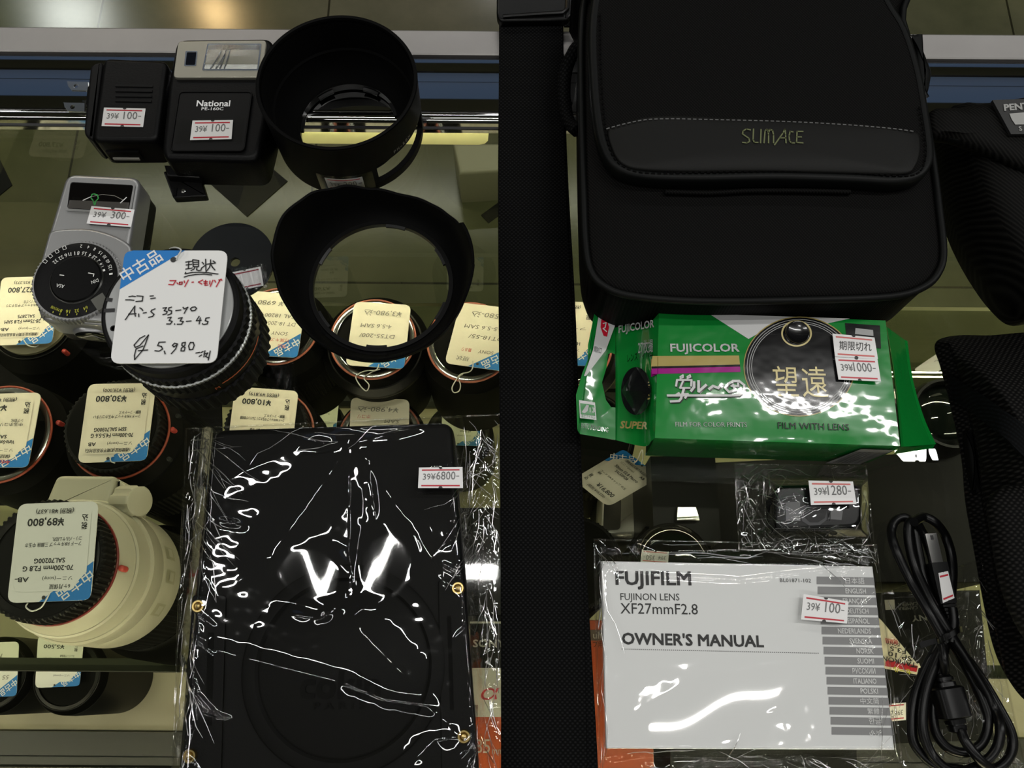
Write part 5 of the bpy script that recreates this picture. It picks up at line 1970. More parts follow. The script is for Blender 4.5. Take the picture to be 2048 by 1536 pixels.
b.build('front_print', sb, 0)


def zs_(x, y):
    e = min(x - 1548, 1724 - x, y - 970, 1060 - y)
    k = max(0.0, min(1.0, (e + 18) / 24))
    k = k * k * (3 - 2 * k)
    return .0010 + .0185 * k


rnd = random.Random(21)
cr = [((1560, 1005), (1590, 985), 1.6, 12), ((1590, 985), (1640, 1010), 1.6, 14), ((1640, 1010), (1600, 1030), 1.4, 12), ((1600, 1030), (1555, 1046), 1.2, 12)] + crinkle(rnd, 1474, 1545, 932, 1090, 26, 1.0, (20, 60), (4, 8)) + crinkle(rnd, 1500, 1745, 1062, 1118, 26, 1.0, (20, 60), (4, 8)) + crinkle(rnd, 1500, 1725, 934, 966, 12, .8, (20, 60), (4, 8))
bag3 = bag_sheet('clear_bag', 'small crumpled clear bag round the black printed box, 1280 price sticker on it', 'clear bag', [(1469, 928), (1732, 932), (1753, 1126), (1478, 1098)], zs_, cr, 130, 110, FILM, 14, group='clear plastic bags', wob=.0005, folds=((1474, 1545, 932, 1092, 34, 60, 45, (20, 70)), (1490, 1745, 1064, 1122, 34, 150, 40, (20, 80)), (1480, 1728, 930, 966, 14, 10, 30, (25, 80)), (1722, 1745, 960, 1100, 8, 80, 20, (30, 80))))
sticker(bag3, [(1617, 961), (1706, 963), (1713, 1008), (1622, 1010)], .0222, ('39¥', '1280-'), lines=PINK)

# ---------------------------------------------------------------- coiled cable on a clear bag
rnd = random.Random(33)
cr = crinkle(rnd, 1930, 2020, 1150, 1530, 40, 1.2, (20, 80), (5, 10)) + crinkle(rnd, 1770, 1900, 1200, 1530, 26, .6, (20, 70), (4, 8)) + [((1760, 1190), (1900, 1180), .8, 7), ((1950, 1130), (2010, 1530), 1.6, 16), ((1985, 1125), (2040, 1500), 1.4, 12)]
bag4 = bag_sheet('clear_bag', 'flat clear bag lying under the coiled black cable', 'clear bag', [(1762, 1189), (1962, 1118), (2062, 1590), (1812, 1590)], lambda x, y: .0012 + (.004 if x > 1925 + (y - 1130) * .09 else 0), cr, 110, 150, FILM, 41, group='clear plastic bags', wob=.0004, folds=((1925, 2030, 1140, 1540, 46, 78, 22, (30, 120)), (1770, 1925, 1195, 1540, 34, 80, 50, (20, 80)), (1770, 1850, 1188, 1198, 3, -3, 3, (60, 90))))
at = P(1900, 1330, 0)
cb_ = thing('usb_cable', 'coiled black cable with metal plug, moulded filter lump and small price sticker', 'cable', (at.x, at.y, .0018))
CAB = mat('black_cable_jacket', (.0025, .0025, .0027), .32, spec=.25)
r_c = .0026


def cord(px, m=CAB, r=r_c, sub=7):
    b.tube(smoothline([P(x, y, z) for x, y, z in px], sub), r, 10, m)


b = MB(CAB)
z0, z1, z2, z3 = .0062, .0112, .0162, .0205
cord([(1892, 1285, z2), (1858, 1225, z2), (1820, 1160, z1), (1792, 1100, z1), (1783, 1062, z0), (1793, 1040, z0), (1812, 1036, z0), (1828, 1056, z0), (1836, 1100, z0), (1852, 1170, z0), (1880, 1240, z1), (1912, 1290, z1), (1958, 1350, z0), (2000, 1420, z0), (2022, 1465, z0), (2024, 1500, z0), (2005, 1530, z0), (1965, 1545, z0), (1920, 1540, z1), (1870, 1530, z0), (1830, 1490, z0), (1824, 1440, z0), (1832, 1385, z0), (1855, 1330, z0), (1880, 1285, z0)])
cord([(1880, 1285, z0), (1890, 1230, z0), (1868, 1130, z0), (1850, 1075, z0), (1832, 1045, z1), (1818, 1048, z1), (1818, 1085, z1), (1832, 1140, z1), (1868, 1215, z2), (1905, 1275, z2), (1945, 1340, z1), (1985, 1410, z0), (2000, 1455, z1), (1992, 1500, z1), (1960, 1530, z1), (1910, 1545, z2), (1868, 1515, z1), (1848, 1470, z1), (1846, 1420, z1), (1858, 1360, z1), (1888, 1290, z1)])
cord([(1888, 1290, z1), (1900, 1210, z1), (1905, 1130, z0), (1892, 1075, z0), (1870, 1045, z1), (1846, 1034, z1), (1828, 1044, z2)])
cord([(1906, 1285, z1), (1935, 1340, z0), (1968, 1410, z0), (1976, 1450, z0), (1962, 1488, z0), (1930, 1505, z0), (1895, 1495, z0), (1872, 1465, z0), (1866, 1425, z0), (1872, 1370, z0), (1886, 1310, z0), (1896, 1275, z0)])
cord([(1884, 1290, z2), (1888, 1320, .018), (1890, 1345, .014)], r=.0022)
cord([(1922, 1462, .014), (1932, 1485, z2), (1960, 1520, z2), (1990, 1545, z1)])
cord([(1905, 1215, z2), (1908, 1245, z2), (1902, 1285, z2)], r=.0024)
b.build('cord', cb_, 60)
b = MB(CAB)
pA, pB = P(1889, 1352, .0135), P(1920, 1462, .0135)
dr = (pB - pA).normalized()
L0 = (pB - pA).length
sd = Vector((0, 0, 1)).cross(dr)


def sect(t, w_, h_, zc=.0112):
    c_ = pA + dr * (L0 * t)
    return [Vector((c_.x, c_.y, zc)) + sd * (w_ * math.copysign(abs(math.cos(a)) ** .55, math.cos(a))) + Vector((0, 0, h_ * math.copysign(abs(math.sin(a)) ** .55, math.sin(a)))) for a in [2 * PI * i / 24 for i in range(24)]]


b.loft([sect(-.05, .003, .003), sect(.0, .0036, .0036), sect(.02, .0044, .0044), sect(.08, .0044, .0044), sect(.085, .0034, .0034), sect(.11, .0034, .0034), sect(.115, .0048, .0048), sect(.19, .0050, .005), sect(.2, .0066, .0066), sect(.23, .0078, .0076), sect(.75, .0078, .0076), sect(.78, .0068, .0066), sect(.79, .0048, .0048), sect(.87, .0046, .0046), sect(.875, .0034, .0034), sect(.9, .0034, .0034), sect(.905, .0044, .0044), sect(1.0, .004, .004), sect(1.03, .003, .003)])
b.build('filter_lump', cb_, 40)
b = MB(CHROME)
pA, pB = P(1858, 1068, .010), P(1872, 1128, .010)
dr = (pB - pA).normalized()
L0 = (pB - pA).length
Rm = Matrix.Rotation(math.atan2(dr.y, dr.x), 3, 'Z')
b.box((pA + pB) / 2, (L0, .0062, .0044), CHROME, R=Rm)
b.box((pA + pB) / 2 - dr * L0 * .36 + Vector((0, 0, .0023)), (.0024, .0016, .0004), INK, R=Rm)
b.build('plug', cb_, 0, 'bare metal plug')
b = MB(CAB)
pC, pD = P(1873, 1126, .011), P(1892, 1208, .011)
dr2 = (pD - pC).normalized()
Rm2 = Matrix.Rotation(math.atan2(dr2.y, dr2.x), 3, 'Z')
b.box((pC + pD) / 2, ((pD - pC).length, .0088, .0072), CAB, R=Rm2)
for i in range(6):
    p = P(1894 + i * 2.2, 1212 + i * 7, .0125)
    b.box(p, (.0013, .0072 - i * .0005, .0066), CAB, R=Rm2)
b.build('plug_grip', cb_, 0)
sticker(cb_, [(1877, 1146), (1896, 1142), (1909, 1196), (1886, 1206)], .0152, None, lines=RED)
b = MB(BLACKS)
tie = [P(1880, 1284, .004), P(1878, 1284, .012), P(1886, 1278, .0205), P(1902, 1268, .0215), P(1916, 1260, .0195), P(1922, 1258, .010), P(1920, 1260, .004)]
b.loft([[p + Vector((.0006, .0014, 0)), p + Vector((.0004, -.0014, .0006)), p + Vector((-.0006, -.0014, 0)), p + Vector((-.0004, .0014, -.0006))] for p in smoothline(tie, 5)])
b.add([P(1838, 1284, .010), P(1872, 1276, .013), P(1874, 1286, .013), P(1842, 1297, .010)], [(0, 3, 2, 1)], DGREY)
b.build('twist_tie', cb_, 40)

# ================================================================ INSIDE THE CASE
RED2 = mat('orange_line_paint', (.42, .13, .085), .35)


def zfor(cx, cy, rpx, r):
    d0 = (P(cx + rpx, cy, 0) - P(cx, cy, 0)).length
    return HC - HC * r / d0


def hand(card, lines, blue=True, holeat=(31, 60)):
    if blue:
        card.blue(34, 25)
    card.hole(*holeat)
    for t, x, y, w_, s_, m in lines:
        card.text(t, x, y, w_, s_, m, shear=.15, lift=.0004)


def flip(TLi, TRi, BRi, BLi):
    """an upside-down card: picture corners to reader's corners"""
    return [BRi, BLi, TLi, TRi]


def cased_lens(label, cx, cy, zr, zbot, rr=.0325, cap='ribs', body=None, dot=None, ringm=None, tilt=None, screws=(), glass=False, group='lenses inside the case', hood=None):
    """a lens standing on its front, mount upwards; zr = height of the mount ring"""
    c_ = P(cx, cy, zr)
    cc = (c_.x, c_.y)
    t = thing('camera_lens', label, 'lens', (cc[0], cc[1], zbot), group)
    body = body or [('barrel', [(rr + .001, 0), (rr + .0035, .003), (rr + .004, .02)], BLACKM, 0), ('zoom_ring', [(rr + .0048, .02), (rr + .0048, .05)], RUBBER, 64), ('front_barrel', [(rr + .0042, .05), (rr + .0052, .9)], BLACKM, 0)]
    for nm, pr, m_, te in body:
        pts = [(r, max(zr - .0016 - d, zbot)) for r, d in pr]
        if len(set(z for r, z in pts)) < 2:
            continue
        b = MB(m_)
        b.lathe(cc, list(reversed(pts)), 72, None, teeth=te, depth=.0008)
        b.build(nm, t, 30)
    b = MB(ringm or ORANGE)
    b.tube([(cc[0] + rr * math.cos(i * PI / 36), cc[1] + rr * math.sin(i * PI / 36), zr) for i in range(72)], .0009, 8, closed=True)
    b.build('mount_ring', t, 60)
    if cap == 'ribs':
        b = MB(RUBBER)
        b.lathe(cc, [(rr - .0012, zr - .001), (rr - .0012, zr + .0125), (rr - .002, zr + .0132)], 96, None, teeth=56, depth=.0009)
        b.lathe(cc, [(rr - .0035, zr + .0125), (rr - .004, zr + .0140), (rr - .007, zr + .0146), (.001, zr + .0140)], 72, BLACKM)
        b.build('rear_cap', t, 30)
    elif cap == 'mount':
        b = MB(mat('mount_inner_black', (.010, .010, .009), .3))
        b.lathe(cc, [(rr - .0008, zr + .0002), (rr - .004, zr + .0006), (rr - .0055, zr - .004), (rr - .0125, zr - .006)], 72, None, cap=False)
        b.build('mount_throat', t, 40)
        b = MB(CHROME)
        b.lathe(cc, [(rr - .0010, zr + .0004), (rr - .0030, zr + .0009), (rr - .0045, zr + .0004)], 72, None, cap=False)
        b.build('bayonet', t, 40)
        b = MB(LENSGL)
        b.lathe(cc, [(rr - .011, zr - .007), (rr - .018, zr - .0045), (.0005, zr - .0035)], 48)
        b.build('rear_glass', t, 60)
        b = MB(BRASS)
        for k in range(8):
            a = math.radians(150 + k * 9)
            b.box((cc[0] + (rr - .0075) * math.cos(a), cc[1] + (rr - .0075) * math.sin(a), zr - .0040), (.003, .0016, .0012), None, rot=a)
        b.build('contacts', t, 0)
    elif cap == 'dark':
        b = MB(BLACKS)
        b.lathe(cc, [(rr - .0008, zr + .0002), (rr - .004, zr + .0006), (rr - .0055, zr - .004), (rr - .0125, zr - .006)], 72, None, cap=False)
        b.build('mount_throat', t, 40)
        b = MB(LENSGL)
        b.lathe(cc, [(rr - .011, zr - .007), (rr - .018, zr - .0045), (.0005, zr - .0035)], 48)
        b.build('rear_glass', t, 60)
    elif cap == 'pale':
        b = MB(mat('beige_cap_plastic', (.22, .20, .13), .5))
        b.lathe(cc, [(rr - .003, zr), (rr - .003, zr + .003), (.001, zr + .003)], 72)
        b.build('rear_cap', t, 30)
    if dot:
        a, rd_, dz = dot
        a = math.radians(a)
        p = (cc[0] + rd_ * math.cos(a), cc[1] + rd_ * math.sin(a))
        b = MB(REDDOT)
        b.lathe(p, [(.0019, zr - .006 - dz), (.0019, zr + .0004 - dz), (.0012, zr + .0014 - dz), (.0003, zr + .0016 - dz)], 20)
        b.build('index_dot', t, 50)
    for a, rd_, dz in screws:
        a = math.radians(a)
        p = (cc[0] + rd_ * math.cos(a), cc[1] + rd_ * math.sin(a))
        b = MB(ALU)
        b.lathe(p, [(.0016, zr - .004 - dz), (.0016, zr + .0002 - dz), (.0010, zr + .0002 - dz), (.0009, zr - .0003 - dz)], 16)
        b.build('screw', t, 30)
    return t, cc


def loopstring(x, y, z, pts):
    return [P(px_, py_, z + dz) for px_, py_, dz in pts]


# lens under the 27,800 tag
Z1 = -.150
cased_lens('black lens with beige rear cap, standing under the light meter and its 27,800 tag', 66, 640, Z1, SHZ, .0330, 'pale', [('flange', [(.0335, 0), (.0350, .002), (.0420, .010)], BLACKM, 0), ('barrel', [(.0420, .010), (.0430, .03), (.0430, .9)], BLACKM, 0)], (-42, .0385, .001), BLACKS)
k = Card('cream printed tag reading 27,800 poking out beside the light meter', flip((3, 555), (120, 552), (104, 687), (-12, 691)), Z1 + .010, CREAM, group='printed price tags')
k.printed('¥27,800', '(税別 ¥25,273)', '28-75mm F2.8 SAM', 'SAL2875', grade='AB-', warr='1週間保証(初期不良返品対応)', cond=('フード F/Rキャップ 中玉ホコリ', 'ム切れ ゴムリング劣'), paper=CREAM)
k.done(loopstring(0, 0, Z1, [(45, 676, .0108), (55, 690, .012), (70, 694, .009), (78, 690, .006)]))

# lens under the 49, tag
Z2 = zfor(2, 868, 100, .0355)
cased_lens('black lens with open glass mount and orange ring, under a tag starting 49', 2, 868, Z2, SHZ, .0355, 'mount', [('flange', [(.0362, 0), (.0368, .002), (.0425, .009)], BLACKM, 0), ('barrel', [(.0425, .009), (.0440, .03), (.0440, .05)], BLACKM, 0), ('zoom_ring', [(.0442, .05), (.0442, .08)], RUBBER, 70), ('front_barrel', [(.0440, .08), (.0445, .9)], BLACKM, 0)], (14, .0392, .0025))
k = Card('cream printed tag with red heading, cut off by the picture edge above the white lens', flip((-75, 789), (83, 785), (56, 935), (-92, 934)), Z2 + .009, CREAM, group='printed price tags')
k.printed('¥49,800', '(税別 ¥45,273)', 'Vario-Sonnar T* 24-70mm F2.8', 'SAL2470Z', warr='保証なし(返品不可)', cond=('中玉ホコリ多い 鏡胴キズ', 'シグ白化'), used=True, paper=CREAM)
k.done()

# lens under the 30,800 tag
Z3 = zfor(240, 862, 98, .0340)
cased_lens('black lens with ribbed rear cap and orange ring, under the 30,800 tag', 240, 862, Z3, SHZ, .0340, 'ribs', [('flange', [(.0335, 0), (.0345, .002), (.0400, .008)], BLACKM, 0), ('barrel', [(.0415, .008), (.0425, .02), (.0425, .045)], BLACKM, 0), ('zoom_ring', [(.0428, .045), (.0428, .09)], RUBBER, 70), ('front_barrel', [(.0425, .09), (.0430, .10), (.0430, .9)], BLACKM, 0)], (3, .0355, .002), None, None, ((20, .0385, .006), (-28, .0385, .006)))
k = Card('cream printed tag reading 30,800 in the middle of the left row of lenses', flip((177, 768), (312, 766), (293, 921), (155, 926)), Z3 + .0165, CREAM, group='printed price tags')
k.label = 'cream printed tag reading 30,800 lying on the ribbed cap of a black lens'
k.printed('¥30,800', '(税別 ¥28,000)', '70-300mm F4.5-5.6 G', 'SSM SAL70300G', grade='AB', warr='1週間保証(初期不良返品対応)', cond=('フード F/Rキャップ 中玉ホコリ多い', '鏡胴・フードキズ'), paper=CREAM)
k.done(loopstring(0, 0, Z3 + .0165, [(228, 912, .0005), (221, 915, .0012), (222, 923, .001), (230, 926, -.001)]))

# the white telephoto
Z4 = -.036
t4, c4 = cased_lens('ivory-white telephoto lens with tripod foot and knob, red-ringed mount, black hood below', 116, 1128, Z4, SHZ, .0352, 'none', [
    ('mount_flange', [(.0350, 0), (.0360, .001), (.0405, .012)], CREAMW, 0), ('rear_barrel', [(.0408, .0126), (.0420, .0135), (.0432, .028)], CREAMW, 0), ('collar', [(.0438, .028), (.0450, .030), (.0450, .046), (.0440, .048)], CREAMW, 0),
    ('switch_barrel', [(.0436, .048), (.0448, .052), (.0448, .078), (.0436, .081)], CREAMW, 0), ('zoom_ring', [(.0430, .081), (.0440, .083), (.0440, .125)], RUBBER, 70), ('front_barrel', [(.0440, .125), (.0445, .140)], BLACKS, 0), ('lens_hood', [(.0440, .140), (.0500, .150), (.0520, .9)], BLACKM, 0)], (-3, .0375, .0012), mat('dark_red_ring', (.17, .016, .012), .3))
b = MB(RUBBER)
b.lathe(c4, [(.0350, Z4 + .001), (.0356, Z4 + .004), (.0356, Z4 + .0165), (.0345, Z4 + .0180)], 96, None, teeth=64, depth=.0012)
b.lathe(c4, [(.0330, Z4 + .0168), (.0325, Z4 + .0186), (.0285, Z4 + .0190), (.0280, Z4 + .0150), (.001, Z4 + .0150)], 72, BLACKS)
b.build('rear_cap', t4, 30)
fx0, fx1, fy = P(113, 953, -.068), P(233, 949, -.068), P(170, 951, -.068).y
b = MB(CREAMW)
b.slab(rounded([Vector((fx0.x, fy, 0)), Vector((fx1.x, fy, 0)), Vector((fx1.x - .002, c4[1] + .036, 0)), Vector((fx0.x - .006, c4[1] + .036, 0))], .004), -.100, -.068, bev=.0025)
b.build('tripod_foot', t4, 40)
b = MB(CREAMW)
b.slab(rounded([Vector((fx1.x, fy - .001, 0)), Vector((fx1.x + .010, fy - .009, 0)), Vector((fx1.x + .011, c4[1] + .030, 0)), Vector((fx1.x + .004, c4[1] + .024, 0)), Vector((fx1.x - .001, c4[1] + .03, 0))], .002), -.098, -.071, bev=.0012)
b.build('foot_clamp', t4, 40)
kc = P(268, 1003, -.068)
b = MB(CREAMW)
ax = Vector((1, -.12, .60)).normalized()
yv = Vector((0, 0, 1)).cross(ax).normalized()
zv = ax.cross(yv)
rings = []
for s_, r_ in ((-.012, .0090), (-.0115, .0104), (.0045, .0104), (.0060, .0094), (.0065, .0084)):
    rings.append([kc + ax * s_ + (yv * math.cos(i * PI / 24) + zv * math.sin(i * PI / 24)) * (r_ * (1 - (.13 if i % 8 in (0, 1, 2) and -.0125 < s_ < .005 else 0))) for i in range(48)])
b.loft(rings)
b.build('clamp_knob', t4, 40)
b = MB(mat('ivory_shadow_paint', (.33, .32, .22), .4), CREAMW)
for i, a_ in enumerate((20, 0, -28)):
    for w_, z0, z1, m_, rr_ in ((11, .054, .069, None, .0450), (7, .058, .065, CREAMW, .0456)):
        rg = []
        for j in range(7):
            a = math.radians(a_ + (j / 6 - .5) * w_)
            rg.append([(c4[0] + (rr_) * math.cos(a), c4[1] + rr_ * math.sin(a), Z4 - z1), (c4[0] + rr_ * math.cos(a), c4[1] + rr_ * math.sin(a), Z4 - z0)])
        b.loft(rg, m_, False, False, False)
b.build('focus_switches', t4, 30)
k = Card('white printed tag reading 89,800 on the white telephoto lens', flip((37, 1008), (197, 1002), (181, 1200), (14, 1206)), Z4 + .0215, PAPER, group='printed price tags')
k.printed('¥89,800', '(税別 ¥81,637)', '70-200mm F2.8 G', 'SAL70200G', grade='AB-', warr='6ヶ月保証', cond=('フード F/Rキャップ 三脚座 中玉ホ', 'コリ・バルサム切れ'), paper=PAPER)
k.done(loopstring(0, 0, Z4 + .0215, [(99, 1187, .0006), (92, 1200, .001), (82, 1215, 0), (64, 1222, -.001), (52, 1214, -.002), (56, 1206, -.003)]))

# far row of small lenses with handwritten tags
ZR = -.136
small = [('flange', [(.0330, 0), (.0338, .002), (.0360, .010)], BLACKM, 0), ('rim', [(.0372, .010), (.0420, .014), (.0425, .016), (.0420, .018)], BLACKS, 0), ('barrel', [(.0395, .018), (.0385, .05), (.0365, .9)], BLACKM, 0)]
cased_lens('black lens with silky ribbed side, standing beyond the manual zoom lens under a 6980 tag', 556, 652, ZR, SHZ, .0315, 'mount', [('flange', [(.0330, 0), (.0340, .003), (.0385, .012)], BLACKM, 0), ('barrel', [(.0385, .012), (.0400, .03)], BLACKM, 0), ('zoom_ring', [(.0405, .03), (.0405, .07)], RUBBER, 80), ('front_barrel', [(.0400, .07), (.0395, .9)], BLACKM, 0)], None, RED2)
k = Card('cream handwritten tag reading 6980 half hidden behind the petal hood', flip((496, 581), (613, 590), (595, 716), (479, 708)), ZR + .008, CREAM, group='handwritten price tags')
hand(k, [('美品', 12, 53, 8, 3, PINK), ('付属キズ', 10, 47, 18, 2.8, PINK), ('SONY', 12, 40, 16, 3.6, PENCIL), ('中玉', 32, 40, 8, 3, PINK), ('DT 18-200/3.5-6.3', 6, 30, 44, 3.8, PENCIL), ('SAL 18200', 8, 22, 28, 3.8, PENCIL), ('¥ 6980', 20, 9, 24, 4.6, PENCIL), ('-', 46, 9, 3, None, PENCIL)])
k.done()
cased_lens('black lens with orange mount ring seen through the petal hood, under a 3,980 tag', 746, 678, ZR, SHZ, .0325, 'mount', small, None, RED2)
k = Card('cream handwritten tag reading 3,980 seen through the petal hood', flip((709, 603), (822, 610), (808, 738), (691, 730)), ZR + .008, CREAM, group='handwritten price tags')
hand(k, [('SONY', 18, 44, 15, 4, PENCIL), ('DT55-200/', 12, 32, 34, 4, PENCIL), ('4-5.6 SAM', 16, 22, 30, 4, PENCIL), ('¥3,980-込', 8, 8, 36, 4.8, PENCIL)])
k.done(loopstring(0, 0, ZR, [(758, 728, .009), (752, 740, .008), (730, 742, .004), (712, 752, .002), (718, 768, .001), (732, 782, 0), (738, 770, 0), (728, 756, .001), (742, 745, .003), (760, 738, .006)]))
cased_lens('black lens with orange mount ring beside the strap, under a 1580 tag', 940, 684, ZR, SHZ, .0325, 'mount', [('flange', [(.0330, 0), (.0338, .002), (.0380, .012)], BLACKM, 0), ('barrel', [(.0382, .012), (.0390, .03), (.0385, .9)], BLACKM, 0)], None, RED2)
k = Card('cream handwritten tag reading 1580 beside the webbing strap', flip((921, 605), (1037, 618), (1011, 743), (889, 726)), ZR + .008, CREAM, group='handwritten price tags')
k.blue(34, 25)
k.hole(26, 61.5)
for a_ in [('現状', 34, 56, 12, 3.6, PENCIL), ('難あり', 34, 47, 9, 3, PINK), ('SONY', 14, 47, 14, 3.4, PENCIL), ('DT18-55/', 8, 32, 32, 4, PENCIL), ('3.5-5.6 SAM', 10, 22, 36, 4, PENCIL), ('¥1580-込', 6, 8, 36, 4.8, PENCIL)]:
    k.text(a_[0], a_[1], a_[2], a_[3], a_[4], a_[5], shear=.15, lift=.0004)
k.done(loopstring(0, 0, ZR, [(946, 722, .0088), (945, 736, .009), (938, 744, .007), (922, 748, .004), (912, 760, .002), (904, 776, .001), (908, 785, 0), (918, 782, 0), (921, 770, 0), (917, 756, .001), (926, 748, .003)]))
cased_lens('dark lens mostly hidden between the strap and the camera bag', 1138, 692, ZR, SHZ, .0325, 'mount', small, None, RED2)
k = Card('cream printed tag peeping out between the strap and the camera bag', flip((1080, 601), (1197, 605), (1183, 732), (1066, 728)), ZR + .008, CREAM, group='printed price tags')
k.printed('¥35,800', '(税別 ¥32,545)', '16-105mm F3.5', 'SAL16105', warr='保証なし(返品不可)', cond=('フードキズ', ''), used=True, paper=CREAM)
k.done()

# middle row behind the pouch
ZM = zfor(540, 866, 86, .0325)
cased_lens('black lens with ribbed cap peeping over the clear-bagged pouch under the 10,800 tag', 540, 864, ZM, SHZ, .0325, 'ribs', None, None, RED2)
k = Card('cream printed tag reading 10,800 lying just beyond the bagged pouch', flip((470, 773), (597, 782), (580, 925), (452, 916)), ZM + .0165, CREAM, group='printed price tags')
k.printed('¥10,800', '(税別 ¥9,819)', '35mm F1.8 SAM', 'SAL35F18', grade='AB', warr='1週間保証(初期不良返品対応)', cond=('フード F/Rキャップ 中玉ホコリ ゴムリング使用感', '鏡胴・フードキズ'), paper=CREAM)
k.done()
ZM2 = zfor(760, 876, 82, .0325)
cased_lens('black lens with orange mount ring just beyond the bagged pouch, under the 4,980 tag', 760, 876, ZM2, SHZ, .0325, 'mount', None, None, RED2)
k = Card('cream handwritten tag reading 4,980 just beyond the bagged pouch', flip((702, 795), (819, 799), (816, 930), (696, 929)), ZM2 + .008, CREAM, group='handwritten price tags')
hand(k, [('¥4,980-込', 10, 52 - 43, 38, 4.6, PENCIL), ('ホコリ', 36, 17, 12, 3.2, PINK), ('SAM', 9, 21, 14, 3.6, PENCIL)], True)
k.done()

# lenses on the lower deck
ZD = -.430
DECKZ += .0004
lowb = [('flange', [(.0330, 0), (.0345, .002), (.0370, .008)], BLACKM, 0), ('barrel', [(.0372, .008), (.0380, .03), (.0380, .9)], DGREY, 0)]


def lower(label, cx, cy, zt_=ZD, rr=.0325, cap='dark'):
    return cased_lens(label, cx, cy, zt_, DECKZ, rr, cap, lowb, None, BLACKS, group='lenses on the lower deck')


lower('lens on the lower deck under the dim 2,980 tag', 612, 842)
k = Card('small-looking pale printed tag reading 2,980 down on the lower deck', flip((590, 786), (679, 790), (670, 880), (582, 876)), ZD + .008, PAPER, group='printed price tags')
k.printed('¥2,980', '(税別 ¥2,709)', 'AF 35-70mm', 'F4', cond=('フード F/Rキャップ 中玉', ''), paper=PAPER)
k.done()
lower('lens on the lower deck beside the strap under the dim 16,800 tag', 918, 866)
k = Card('dim printed tag reading 16,800 on the lower deck just beyond the bag corner', flip((885, 806), (962, 806), (960, 892), (882, 890)), ZD + .008, PAPER, group='printed price tags')
k.printed('¥16,800', '(税別 ¥15,273)', 'AF 50mm', 'F1.4', cond=('F/Rキャップ', ''), paper=PAPER)
k.done()
lower('lens on the lower deck below the white telephoto, nearer the picture edge', -14, 1350)
k = Card('blank-looking pale tag on the lower deck below the shelf edge, at the picture edge', flip((-48, 1286), (38, 1283), (33, 1392), (-54, 1396)), ZD + .008, PAPER, group='printed price tags')
k.blue(34, 25)
k.text('55', 10, 40, 9, 5, PENCIL, shear=.2)
k.text('MF', 20, 14, 12, 5, PENCIL, shear=.2)
k.done()
lower('lens with dark glass on the lower deck below the white telephoto and the shelf edge', 134, 1352)
k = Card('pale printed tag on the lower deck below the white telephoto', flip((76, 1272), (168, 1276), (159, 1372), (70, 1376)), ZD + .008, PAPER, group='printed price tags')
k.printed('¥5,500', '(税別 ¥5,000)', '', '', cond=('フード F/Rキャップ 中玉ホコリ', 'ゴムリング使用感'), paper=PAPER)
k.done()

# things below the green pack and the manual
ZB = -.120
cased_lens('black lens standing below the end of the green pack, rotated price tag on it', 1172, 872, ZB, SHZ, .0325, 'none', None, None, BLACKS)
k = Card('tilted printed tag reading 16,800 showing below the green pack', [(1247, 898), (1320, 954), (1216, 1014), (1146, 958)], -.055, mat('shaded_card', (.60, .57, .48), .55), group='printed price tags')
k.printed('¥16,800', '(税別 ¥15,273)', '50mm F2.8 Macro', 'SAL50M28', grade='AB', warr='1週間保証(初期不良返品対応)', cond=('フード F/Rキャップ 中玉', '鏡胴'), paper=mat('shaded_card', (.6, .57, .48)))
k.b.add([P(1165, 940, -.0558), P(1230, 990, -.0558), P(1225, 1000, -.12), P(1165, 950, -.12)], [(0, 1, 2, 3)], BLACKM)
k.done(loopstring(0, 0, -.055, [(1283, 928, .001), (1286, 915, .004), (1284, 900, .003), (1276, 918, 0), (1270, 925, .001)]))
SILC = mat('silver_camera_paint', (.42, .42, .39), .35, .6)
SILL = mat('grey_camera_grip', (.05, .05, .045), .6, bump=(900, .3, .0005))


def camera(label, px4, zt_, zb_, lenspx=None, lr=.025, lz=.03, m=SILC):
    q = pxs(px4, zt_)
    cen_ = sum(q, Vector()) / 4
    t = thing('compact_camera', label, 'camera', (cen_.x, cen_.y, zb_), 'cameras inside the case')
    b = MB(m)
    b.slab(xy(rounded(q, .006)), zb_, zt_, bev=.004)
    b.build('body', t, 40)
    qq = [lerp2(q, u, v) + Vector((0, 0, .0004)) for u, v in ((.04, .25), (.30, .25), (.30, .85), (.04, .85))]
    b = MB(SILL)
    b.plate(rounded(qq, .003), (), .0008)
    b.build('grip', t, 0)
    qq = [lerp2(q, u, v) + Vector((0, 0, .0006)) for u, v in ((.70, .08), (.92, .08), (.92, .26), (.70, .26))]
    b = MB(GLASSBLK)
    b.plate(rounded(qq, .001), (), .0008)
    b.build('finder_window', t, 0)
    if lenspx:
        l = P(*lenspx, zt_)
        b = MB(BLACKS)
        b.lathe((l.x, l.y), [(lr, zt_), (lr, zt_ + lz * .8), (lr - .002, zt_ + lz), (lr - .004, zt_ + lz), (lr - .006, zt_ + lz * .8)], 64, None)
        b.build('lens_barrel', t, 30)
        b = MB(LENSGL)
        b.lathe((l.x, l.y), [(lr - .006, zt_ + lz * .82), (lr * .5, zt_ + lz * .98), (.0004, zt_ + lz * 1.03)], 48)
        b.build('front_glass', t, 60)
    p = lerp2(q, .98, .2)
    b = MB(CHROME)
    b.lathe((p.x, p.y), [(.0030, zt_ - .004), (.0030, zt_ + .001), (.0022, zt_ + .0018), (.0003, zt_ + .0020)], 20)
    b.build('strap_lug', t, 40)
    return t


